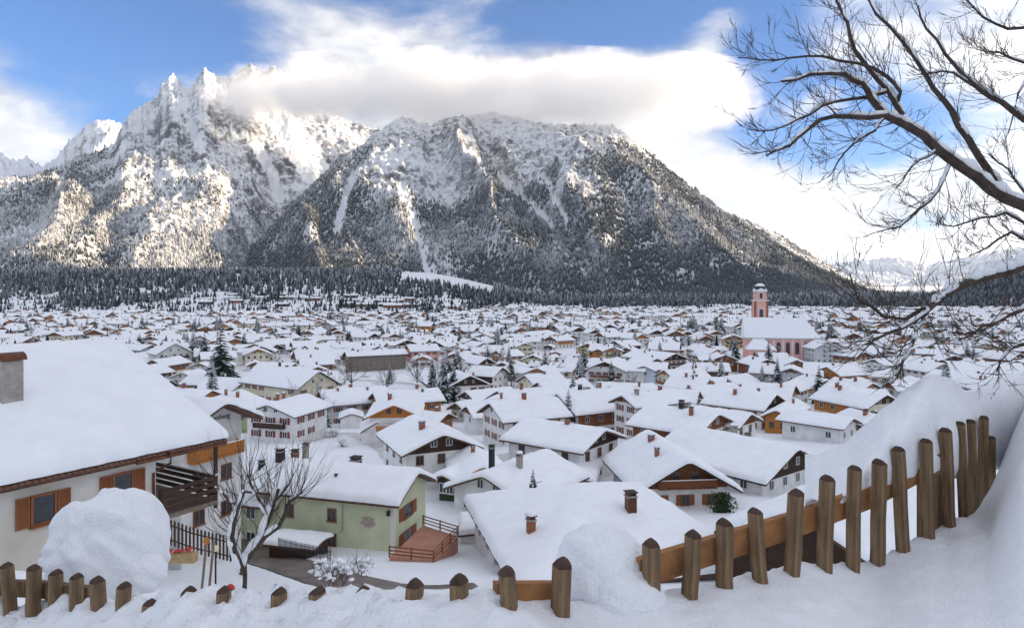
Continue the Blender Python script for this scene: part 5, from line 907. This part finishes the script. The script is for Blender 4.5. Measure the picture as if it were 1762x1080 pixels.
# ---------------------------------------------------------------- trees
def spruce_mesh(H, Rm, seed, snow_p=.65, levels=26):
    rs_ = random.Random(seed); c = MB(); t = MB(); t.tube([(0, 0, -.5), (0, 0, H * .5), (0, 0, H * .97)], [Rm * .07, Rm * .045, .02], 'bark', 6)
    for i in range(levels):
        f = i / (levels - 1); z = H * (.06 + .92 * f); L = Rm * (1 - f) ** .85 * rs_.uniform(.8, 1.12) + .12; nb = max(4, int(10 - 5 * f)); a0 = rs_.uniform(0, 6.28)
        for j in range(nb):
            a = a0 + 6.283 * j / nb + rs_.uniform(-.25, .25); l = L * rs_.uniform(.7, 1.12); d = Vector((math.cos(a), math.sin(a), 0)); s_ = Vector((-d.y, d.x, 0)); dr = rs_.uniform(.22, .42); wd = l * .26 + .08
            pts = [Vector((0, 0, z)) + d * (l * q) + Vector((0, 0, -dr * l * q * q + .06 * l * math.sin(q * 3))) for q in (0.02, .35, .7, 1.0)]; ws = [wd * .35, wd, wd * .8, .02]
            vs = []
            for p, w in zip(pts, ws): vs += [p - s_ * w - Vector((0, 0, w * .45)), p + Vector((0, 0, .02)), p + s_ * w - Vector((0, 0, w * .45))]
            fs = [(k * 3 + m, k * 3 + m + 1, (k + 1) * 3 + m + 1, (k + 1) * 3 + m) for k in range(3) for m in range(2)]
            c.add(vs, fs, 'needles')
            for q in (.3, .55, .8):       # hanging side sprays
                p = Vector((0, 0, z)) + d * (l * q) + Vector((0, 0, -dr * l * q * q)); e = wd * rs_.uniform(.9, 1.5)
                for sg in (-1, 1): tip = p + s_ * (sg * e) + d * (e * .5) + Vector((0, 0, -e * rs_.uniform(.4, .8))); c.add([p - d * .1 * l, p + d * .1 * l, tip], [(0, 1, 2)], 'needles')
            if rs_.random() < snow_p:
                k0 = rs_.choice([0, 1]); up = Vector((0, 0, .05 + .012 * H * .3)); vs = []
                for p, w in list(zip(pts, ws))[k0:]: w = w * rs_.uniform(.55, .9); vs += [p - s_ * w - Vector((0, 0, w * .35)) + up, p + up * 1.6, p + s_ * w - Vector((0, 0, w * .35)) + up]
                n3 = len(vs) // 3; c.add(vs, [(k * 3 + m, k * 3 + m + 1, (k + 1) * 3 + m + 1, (k + 1) * 3 + m) for k in range(n3 - 1) for m in range(2)], 'snow')
    return t.mesh('trunk'), c.mesh('crown')
def grow(b, p, d, L, r, depth, rs_, up=.15, n=4, spread=.6, seg=4, m='twig', tips=None, snow=None, kids=(3, 5)):
    pts = [p]; dd = d.normalized()
    for i in range(seg):
        dd = (dd + Vector((rs_.uniform(-1, 1), rs_.uniform(-1, 1), rs_.uniform(-1, 1))) * .16 + Vector((0, 0, up * .3))).normalized(); pts.append(pts[-1] + dd * (L / seg))
    rad = [r * (1 - .62 * i / seg) for i in range(seg + 1)]; b.tube(pts, rad, m, n if r > .02 else 3, False)
    if snow is not None and r > snow[1]:
        for i in range(seg):
            if rs_.random() < .7 and abs((pts[i + 1] - pts[i]).normalized().z) < .85: o_ = Vector((0, 0, rad[i] * .9)); snow[0].tube([pts[i] + o_, (pts[i] + pts[i + 1]) / 2 + o_ * 1.5, pts[i + 1] + o_], [rad[i] * .7, rad[i] * 1.05, rad[i] * .7], 'snow', 5)
    if depth <= 0: return
    for k in range(rs_.randint(*kids)):
        t = rs_.uniform(.25, 1.0); i = min(int(t * seg), seg - 1); q = pts[i].lerp(pts[i + 1], t * seg - i); base = (pts[i + 1] - pts[i]).normalized()
        nd = (base + Vector((rs_.uniform(-1, 1), rs_.uniform(-1, 1), rs_.uniform(-.7, 1))) * spread).normalized(); grow(b, q, nd, L * rs_.uniform(.45, .75), max(rad[i] * .6, .0028 if r < .08 else .008), depth - 1, rs_, up, n, spread, max(2, seg - 1), m, tips, snow, kids)
def bare_mesh(H, seed):
    rs_ = random.Random(seed); t = MB(); c = MB(); sn = MB(); hp = H * rs_.uniform(.22, .32); t.tube([(0, 0, -.4), (.05, 0, hp * .5), (0, .04, hp)], [H * .028, H * .022, H * .018], 'bark', 7)
    for k in range(rs_.randint(5, 7)):
        a = k * 2.4 + rs_.uniform(-.4, .4); e = rs_.uniform(.5, 1.3); grow(c, Vector((0, 0, hp * rs_.uniform(.85, 1))), Vector((math.cos(a), math.sin(a), e)), H * rs_.uniform(.38, .55), H * .012, 3, rs_, .25, 4, .62, 4, 'twig', None, (sn, H * .0035))
    c.tube([(0, 0, hp), (.05, .05, H * .7)], [H * .016, H * .004], 'twig', 5, False); c.v += []
    o_ = len(c.v); c.v += sn.v; k_ = c.mi('snow'); c.f += [tuple(i + o_ for i in f) for f in sn.f]; c.m += [k_] * len(sn.f)
    return t.mesh('trunk'), c.mesh('crown')
def shrub_mesh(seed):
    rs_ = random.Random(seed); c = MB(); s_ = MB()
    for k in range(26):
        a = rs_.uniform(0, 6.28); grow(c, Vector((rs_.uniform(-.5, .5), rs_.uniform(-.5, .5), 0)), Vector((math.cos(a) * .7, math.sin(a) * .7, 1)), rs_.uniform(.8, 1.5), .02, 1, rs_, .1, 3, .7, 3, 'brush')
    for k in range(34):
        a = rs_.uniform(0, 6.28); r_ = rs_.uniform(.1, 1.0); p = Vector((math.cos(a) * r_, math.sin(a) * r_, rs_.uniform(.5, 1.45) * (1.1 - .5 * r_))); q = rs_.uniform(.08, .26); s_.lathe([(q * .4, p.z - q * .3), (q, p.z), (q * .8, p.z + q * .35), (q * .2, p.z + q * .55)], 'snow', 7, (p.x, p.y))
    return c.mesh('stem'), s_.mesh('snow_load', True)
SPR = [spruce_mesh(16, 3.6, 1, .5), spruce_mesh(16, 3.0, 2, .75), spruce_mesh(16, 3.9, 3, .9)]
BARE = [bare_mesh(10, s_) for s_ in (5, 6, 7, 8)]; SHR = [shrub_mesh(s_) for s_ in (1, 2, 3)]
def plant(kind, x, Y, sc_, label, group=None, v=None, rs_=random):
    nm, pool, names = {'s': ('spruce_tree', SPR, ('trunk', 'crown')), 'b': ('bare_tree', BARE, ('trunk', 'crown')), 'h': ('shrub', SHR, ('stem', 'snow_load'))}[kind]
    a, c = pool[(v if v is not None else rs_.randrange(12)) % len(pool)]
    o = thing(nm, label, {'s': 'tree', 'b': 'tree', 'h': 'shrub'}[kind], (x, Y, gz(x, Y) - .05), rs_.uniform(0, 6.28), group); o.scale = (sc_ * rs_.uniform(.9, 1.1),) * 2 + (sc_,); link(names[0], a, o); q = link(names[1], c, o)
    if kind == 'h': q['kind'] = 'stuff'
    return o
def plant_px(kind, px, pyb, pyt, label, v=None, Y=None, wide=1.0):
    p = hit(px, pyb); Yp = Y or p.y; x = (px - CX) / F * Yp; hm = {'s': 16, 'b': 10, 'h': 1.5}[kind]; o = plant(kind, x, Yp, (pyb - pyt) / F * Yp / hm, label, None, v); o.scale.x *= wide; o.scale.y *= wide; return o
plant_px('s', 380, 690, 558, 'tall dark spruce with snowy boughs behind the guest house', 0, wide=1.25); plant_px('s', 265, 652, 606, 'small dark spruce peeping over the big left snow roof', 0, Y=230)
plant_px('s', 787, 675, 586, 'slim tall spruce, rightmost of the park group', 1); plant_px('s', 762, 676, 610, 'dark spruce in the middle of the park group', 0); plant_px('s', 744, 674, 606, 'thin dark spruce leftmost in the park group', 1)
plant_px('s', 978, 741, 658, 'snow-laden slim spruce beside the dark balcony house', 2, Y=150); plant_px('s', 1241, 668, 612, 'thickly snow-covered white-branched fir left of the church', 2); plant_px('s', 1340, 625, 592, 'dark round fir in front of the pink church wall', 0, wide=1.5); plant_px('s', 1000, 668, 606, 'snowy spruce behind the cream middle house', 2)
plant_px('s', 560, 735, 697, 'small dark garden conifer below the school', 0, wide=1.4); plant_px('s', 1160, 694, 664, 'pale snowy fir above the three-storey house', 2, wide=1.3); plant_px('s', 1188, 690, 664, 'small snowy fir right of the three-storey house', 2)
plant_px('s', 345, 625, 575, 'dark spruce left of the tall left spruce', 0); plant_px('s', 333, 618, 560, 'far dark spruce in the left tree group', 1)
for px_, pb_, pt_, lab_ in ((352, 632, 572, 'dark spruce touching the tall left spruce'), (322, 612, 570, 'dark spruce behind the triple-balcony house'), (770, 668, 604, 'dark spruce crowding the right park group'), (780, 690, 625, 'dark low spruce at the park edge'), (1005, 640, 600, 'dark spruce beyond the cream middle house'), (1095, 655, 625, 'dark little fir left of the many-chimneyed house'), (240, 600, 572, 'dark fir among the left rooftops'), (420, 608, 570, 'dark spruce left of the pale yellow house'), (870, 612, 578, 'dark spruce near the far school hall')): plant_px('s', px_, pb_, pt_, lab_, 0, wide=1.3)
plant_px('b', 525, 735, 655, 'bare frosted tree before the cream school', 0); plant_px('b', 605, 676, 612, 'bare tree at the park edge by the dark hotel', 1); plant_px('b', 718, 668, 598, 'tall bare tree left of the park spruces', 2); plant_px('b', 665, 678, 625, 'frosted bare tree in the park', 3); plant_px('b', 742, 692, 612, 'thin bare tree in front of the park spruces', 1)
plant_px('b', 850, 640, 588, 'bare tree behind the dark stacked-balcony chalet', 0); plant_px('b', 945, 655, 600, 'bare dark tree behind the cream middle house', 1); plant_px('b', 48, 592, 556, 'bare tree behind the left roofs', 2); plant_px('b', 1404, 790, 738, 'bare bushy tree behind the fence on the broad snow roof side', 3, Y=85)
plant_px('b', 1150, 670, 640, 'small frosted tree above the three-storey house', 1); plant_px('b', 1040, 690, 645, 'frosted bare tree left of the three-storey house', 2); plant_px('b', 880, 668, 628, 'bare tree left of the cream middle house', 3)
for i, (px, py, k, lab, Yq) in enumerate(((572, 752, 1.5, 'large snowy shrub below the school garden', None), (590, 768, 1.2, 'snowy shrub beside the garage drive', None), (735, 730, 1.6, 'snowy hedge shrub right of the orange chalet', None), (1090, 742, 1.3, 'snowy shrub at the three-storey house', None), (1130, 740, 1.2, 'snowy hedge shrub right of the three-storey house', None), (625, 985, .8, 'snow-topped garden shrub at the roadside', 40), (580, 1000, .9, 'broad snowy shrub in front of the road', 32), (555, 990, .7, 'small snowy shrub beside the road bend', 36), (950, 782, .9, 'bare shrub beside the parked car', None), (862, 898, .8, 'thin bare shrub in front of the flat garage', 64))):
    p = hit(px, py) if not Yq else P(px, py, Yq); o = plant('h', p.x, p.y, k, lab); o.location.z = p.z - .1
# scattered town trees
titems = []; rt = random.Random(21)
for i in range(640):
    Y = math.sqrt(rt.uniform(175 ** 2, 700 ** 2)); px = rt.uniform(-20, 1780); x = (px - CX) / F * Y
    if any((x - a) ** 2 + (Y - b_) ** 2 < (r_ + 1.0) ** 2 for a, b_, r_ in HOUSES if abs(Y - b_) < 40) or (Y < 230 and px < 300): continue
    k = rt.choice('sbbhhss'); s_ = {'s': rt.uniform(.55, 1.15), 'b': rt.uniform(.6, 1.1), 'h': rt.uniform(1.0, 2.2)}[k]
    o = plant(k, x, Y, s_, '', {'s': 'spruces among the houses', 'b': 'bare trees among the houses', 'h': 'snowy shrubs among the houses'}[k], None, rt); titems.append((o, px, HY - gz(x, Y) / Y * F - 8, {'s': 'snow-dusted spruce', 'b': 'bare leafless tree', 'h': 'low snow-laden shrub'}[k]))
label_by_place(titems, '')
# ---- pruned fruit tree in the left foreground
rf_ = random.Random(3); ft = thing('fruit_tree', 'pruned bare fruit tree with dense upright shoots and snowy forks, left foreground', 'tree'); tk = MB(); cr = MB(); sn = MB(); Yt = 12.5
def path(pts, Y0, Y1=None): return [P(u, v, Y0 + (Y1 - Y0) * i / (len(pts) - 1) if Y1 else Y0) for i, (u, v) in enumerate(pts)]
limbs = [([(416, 1025), (418, 985), (428, 955), (452, 925), (462, 890), (470, 865), (478, 840)], .092, 12.5, 12.9), ([(418, 985), (404, 950), (398, 925), (402, 900), (410, 870), (420, 845)], .066, 12.5, 12.1), ([(452, 925), (480, 905), (490, 885), (500, 860), (520, 845)], .052, 12.7, 13.2), ([(410, 870), (390, 855), (372, 838)], .034, 12.2, 11.9), ([(462, 890), (445, 860), (432, 835), (425, 815)], .038, 12.8, 12.4), ([(470, 865), (495, 835), (505, 815)], .034, 12.9, 13.3)]
for pts, r_, a, c_ in limbs:
    ps = path(pts, a, c_); rr = [r_ * (1 - .5 * i / (len(ps) - 1)) for i in range(len(ps))]; tk.tube(ps, rr, 'bark', 8)
    for i in range(len(ps) - 1):
        if rf_.random() < .85: o_ = Vector((-.45 * rr[i], -.4 * rr[i], rr[i] * .7)); sn.tube([ps[i] + o_, (ps[i] + ps[i + 1]) / 2 + o_ * 1.2, ps[i + 1] + o_], [rr[i] * .8, rr[i] * 1.05, rr[i + 1] * .8], 'snow_near', 6)
    n_ = len(ps)
    for i in range(2, n_):
        for k in range(9 if i > 2 else 3):
            q = ps[i - 1].lerp(ps[i], rf_.random()); side = (q.x - P(440, 800, 12.5).x) * .9; grow(cr, q, Vector((side + rf_.uniform(-.75, .75), rf_.uniform(-.6, .6), rf_.uniform(.25, 1.1))), rf_.uniform(.4, 1.0), .0085, 1, rf_, .5, 4, .4, 5, 'twig', None, None, (2, 4))
tk.build('trunk', ft); cr.build('crown', ft); sn.build('snow_load', ft, True)['kind'] = 'stuff'
# ---- big leafless tree leaning in from the right
bt = thing('bare_tree', 'big snowy leafless tree reaching in from the right edge', 'tree'); tk = MB(); cr = MB(); sn = MB(); rb_ = random.Random(9)
LIMB = [([(1900, 440), (1820, 385), (1762, 354), (1707, 327), (1653, 286), (1610, 253), (1563, 218), (1524, 200), (1497, 167), (1486, 144), (1454, 128), (1392, 128), (1345, 140)], .088, .013, 8.5, 7.6), ([(1524, 200), (1462, 200), (1412, 206), (1369, 241), (1345, 255), (1318, 268)], .035, .010, 7.9, 7.4), ([(1740, 345), (1707, 301), (1664, 237), (1637, 190), (1606, 152), (1579, 105), (1548, 66), (1507, 25), (1480, -20)], .05, .013, 8.4, 8.9), ([(1552, 198), (1528, 155), (1497, 120), (1470, 86), (1458, 39), (1439, 0), (1420, -40)], .036, .011, 8.0, 8.2),
        ([(1850, 250), (1762, 206), (1723, 175), (1688, 155), (1657, 128), (1626, 93), (1594, 50), (1580, 10)], .046, .011, 9.2, 9.0), ([(1544, 180), (1550, 158), (1528, 132), (1478, 109), (1415, 97), (1357, 99), (1307, 103), (1270, 99)], .026, .006, 8.0, 7.6), ([(1524, 159), (1462, 171), (1415, 183), (1373, 206), (1330, 224), (1286, 222)], .024, .006, 8.0, 7.5), ([(1633, 286), (1614, 327), (1583, 358), (1548, 389), (1509, 399)], .026, .006, 8.2, 7.8), ([(1610, 258), (1579, 276), (1559, 300), (1542, 323)], .016, .006, 8.1, 8.0), ([(1688, 155), (1640, 125), (1604, 126), (1560, 110)], .02, .006, 9.1, 8.7), ([(1524, 200), (1505, 225), (1470, 248), (1440, 280), (1425, 305)], .018, .005, 7.9, 7.6),
        ([(1900, 400), (1800, 440), (1742, 466), (1710, 473), (1672, 485), (1624, 508), (1605, 524), (1592, 540), (1576, 559), (1567, 594), (1554, 620), (1543, 651)], .052, .008, 6.9, 6.2), ([(1605, 524), (1560, 549), (1519, 543), (1481, 517), (1468, 492), (1462, 470)], .022, .005, 6.5, 6.0), ([(1592, 540), (1551, 565), (1506, 584), (1478, 612)], .016, .005, 6.4, 6.1), ([(1850, 470), (1780, 520), (1730, 545), (1690, 560), (1650, 585)], .028, .007, 6.8, 6.5), ([(1860, 540), (1790, 580), (1740, 600), (1715, 640)], .028, .007, 6.8, 6.6),
        ([(1860, 60), (1790, 45), (1735, 50), (1690, 30), (1655, -10)], .03, .008, 9.4, 9.2), ([(1860, 130), (1770, 110), (1720, 90), (1680, 85)], .024, .007, 9.3, 9.1), ([(1790, 360), (1762, 330), (1735, 290), (1700, 265)], .022, .006, 8.4, 8.2), ([(1780, 395), (1730, 365), (1690, 375), (1640, 390), (1610, 385)], .022, .005, 8.2, 7.8), ([(1800, 440), (1740, 400), (1700, 425), (1668, 440)], .02, .005, 7.6, 7.3), ([(1880, 20), (1800, 90), (1752, 160), (1735, 230)], .03, .006, 9.2, 8.9)]
for li, (pts, r0, r1, a, c_) in enumerate(LIMB):
    ps = path(pts, a, c_); n_ = len(ps); fine = [];
    for i in range(n_ - 1):
        for q in (0, .5): fine.append(ps[i].lerp(ps[i + 1], q) + Vector((rb_.uniform(-1, 1), rb_.uniform(-1, 1), rb_.uniform(-1, 1))) * (.022 if q else .006))
    fine.append(ps[-1]); m_ = len(fine); rr = [r0 * (1 - i / (m_ - 1)) + r1 * i / (m_ - 1) for i in range(m_)]; tk.tube(fine, rr, 'bark', 8 if r0 > .05 else 6)
    for i in range(m_ - 1):
        dz = abs((fine[i + 1] - fine[i]).normalized().z)
        if rr[i] > .012 and dz < .93 and rb_.random() < (.93 if r0 > .05 else .5):
            f_ = 1.0 if r0 > .05 else 1.3; o_ = Vector((0, -.1 * rr[i], rr[i] * .95 * f_)); k = rb_.uniform(.8, 1.25) * (1.5 if li == 11 else 1); sn.tube([fine[i] + o_ * .9, (fine[i] * .5 + fine[i + 1] * .5) + o_ * 1.15 * k, fine[i + 1] + o_ * .9], [rr[i] * .75, rr[i] * .95 * k, rr[i + 1] * .75], 'snow_near', 8)
    L_ = sum((fine[i + 1] - fine[i]).length for i in range(m_ - 1)); cnt = int(L_ * (17 if r0 < .03 else 9))
    for k in range(cnt):
        t = rb_.uniform(.12 if r0 > .04 else .02, 1) ** .8; i = min(int(t * (m_ - 1)), m_ - 2); q = fine[i].lerp(fine[i + 1], rb_.random()); d0 = (fine[i + 1] - fine[i]).normalized()
        dd = (d0 * .8 + Vector((rb_.uniform(-.8, .8), rb_.uniform(-.8, .8), rb_.uniform(-.7, 1.0)))).normalized(); grow(cr, q, dd, rb_.uniform(.2, .66) * (1 - .45 * t), min(.006, rr[i] * .45), 2, rb_, .22, 4, .55, 4, 'twig', None, None, (2, 4))
tk.build('trunk', bt); cr.build('crown', bt); sn.build('snow_load', bt, True)['kind'] = 'stuff'
# ---- snow-bent fir and dish before the roof
o = plant('s', 2.4, 76, .28, 'little dark snow-bent fir in front of the snow roof', None, 0); o.location.z = -24.6
t = thing('satellite_dish', 'round dark satellite dish on a pole above the snow roof', 'satellite dish', (3.2, 77.5, -23.2)); MB().tube([(0, .1, -2), (0, .1, .9)], .04, 'dark_metal', 6).build('pole', t); MB().lathe([(.02, 0), (.2, .03), (.38, .12), (.38, .15)], 'copper', 14).build('dish', t); t.children[1].rotation_euler = (R(70), 0, R(15)); t.children[1].location = (0, 0, .9)
# ---- ivy beside the carved chalet
rs_ = random.Random(4); iv = thing('ivy_plant', 'dense green ivy climbing the right corner of the mural chalet', 'plant'); b = MB(); p0 = P(1243, 868, 79)
for k in range(2200):
    q_ = rs_.uniform(-1, 1); p = p0 + Vector((rs_.gauss(0, .55) * (1.1 - .4 * q_ * q_), rs_.uniform(-.4, .3), -.2 + q_ * 1.7)); e = rs_.uniform(.12, .28); b.add([p, p + Vector((rs_.uniform(-e, e), -rs_.uniform(0, e), -e)), p + Vector((rs_.uniform(-e, e), -e * .5, rs_.uniform(-e, e)))], [(0, 1, 2)], 'ivy')
f_ = b.build('foliage', iv); b = MB(); b.tube([p0 + Vector((0, .2, -2.2)), p0 + Vector((.1, .2, 1))], .06, 'bark', 6); b.build('stem', iv)
# ---- parked car
p = hit(925, 774); car = thing('parked_car', 'silver estate car parked in the snowy yard below the dark balcony house', 'car', (p.x, p.y, p.z), R(8))
prof = [(-2.0, .35), (2.05, .35), (2.1, .62), (1.95, .82), (1.05, .95), (.45, 1.4), (-1.2, 1.45), (-1.85, 1.0), (-2.05, .85)]
MB().prism(prof, -.83, .83, 'silver').build('body', car); MB().prism([(.9, .97), (.42, 1.34), (-1.15, 1.38), (-1.7, 1.0)], -.85, -.835, 'glass').build('side_window', car); MB().prism([(.35, 1.41), (-1.2, 1.46), (-1.2, 1.6), (.3, 1.53)], -.75, .75, 'snow').build('roof_snow', car)
for xx in (-1.3, 1.3):
    for yy in (-.86, .68):
        w_ = MB(); w_.prism([(.32 * math.cos(a), .32 * math.sin(a)) for a in np.linspace(0, 6.283, 15)[:-1]], 0, .18, 'tyre'); o = w_.build('wheel', car); o.location = (xx, yy, .33); r_ = MB(); r_.prism([(.18 * math.cos(a), .18 * math.sin(a)) for a in np.linspace(0, 6.283, 13)[:-1]], -.012, -.001, 'grey_metal'); r_.build('rim', o)
# ---- swing frame in the park
p = hit(698, 684); sw = thing('swing_frame', 'wooden swing frame standing in the snowy park', 'swing', p, R(10))
for q in (-1, 1):
    for e in (-1, 1): MB().tube([(q * 1.8, e * .8, 0), (q * 1.6, 0, 2.3)], .06, 'brown_wood', 5).build('leg', sw)
MB().tube([(-1.9, 0, 2.3), (1.9, 0, 2.3)], .06, 'brown_wood', 5).build('crossbar', sw)
# ---- lettering on the guest house gable
ghc = [c for c in gh.children if c.name.startswith('wall')][0]; bb = [Vector(v) for v in ghc.bound_box]; yl = min(v.y for v in bb)
lettering(gh, 'Sonnenhang', (.3, yl - .03, 9.3), 0, .62, 'black_paint')
ch = [o for o in COL.objects if o.get('label', '').startswith('big chalet')][0]; b = MB(); b.prism([(-2.9 + .55 * math.cos(t), 1.35 + .75 * math.sin(t)) for t in np.linspace(0, 6.283, 15)[:-1]], -7.09, -7.03, 'mural'); b.build('wall_mural', ch)
# ---------------------------------------------------------------- the air of the valley
hm = bpy.data.materials.new('haze'); hm.use_nodes = True; t = hm.node_tree; t.nodes.remove(t.nodes['Principled BSDF']); v = t.nodes.new('ShaderNodeVolumePrincipled'); v.inputs['Color'].default_value = (.72, .84, 1.0, 1); v.inputs['Density'].default_value = 2.6e-5; v.inputs['Anisotropy'].default_value = .2
t.links.new(v.outputs[0], t.nodes['Material Output'].inputs['Volume']); MATS['haze'] = hm
hz = MB().box((-12500, -6000, -72), (12500, 12500, 1900), 'haze').build('haze'); struct(hz, 'stuff')
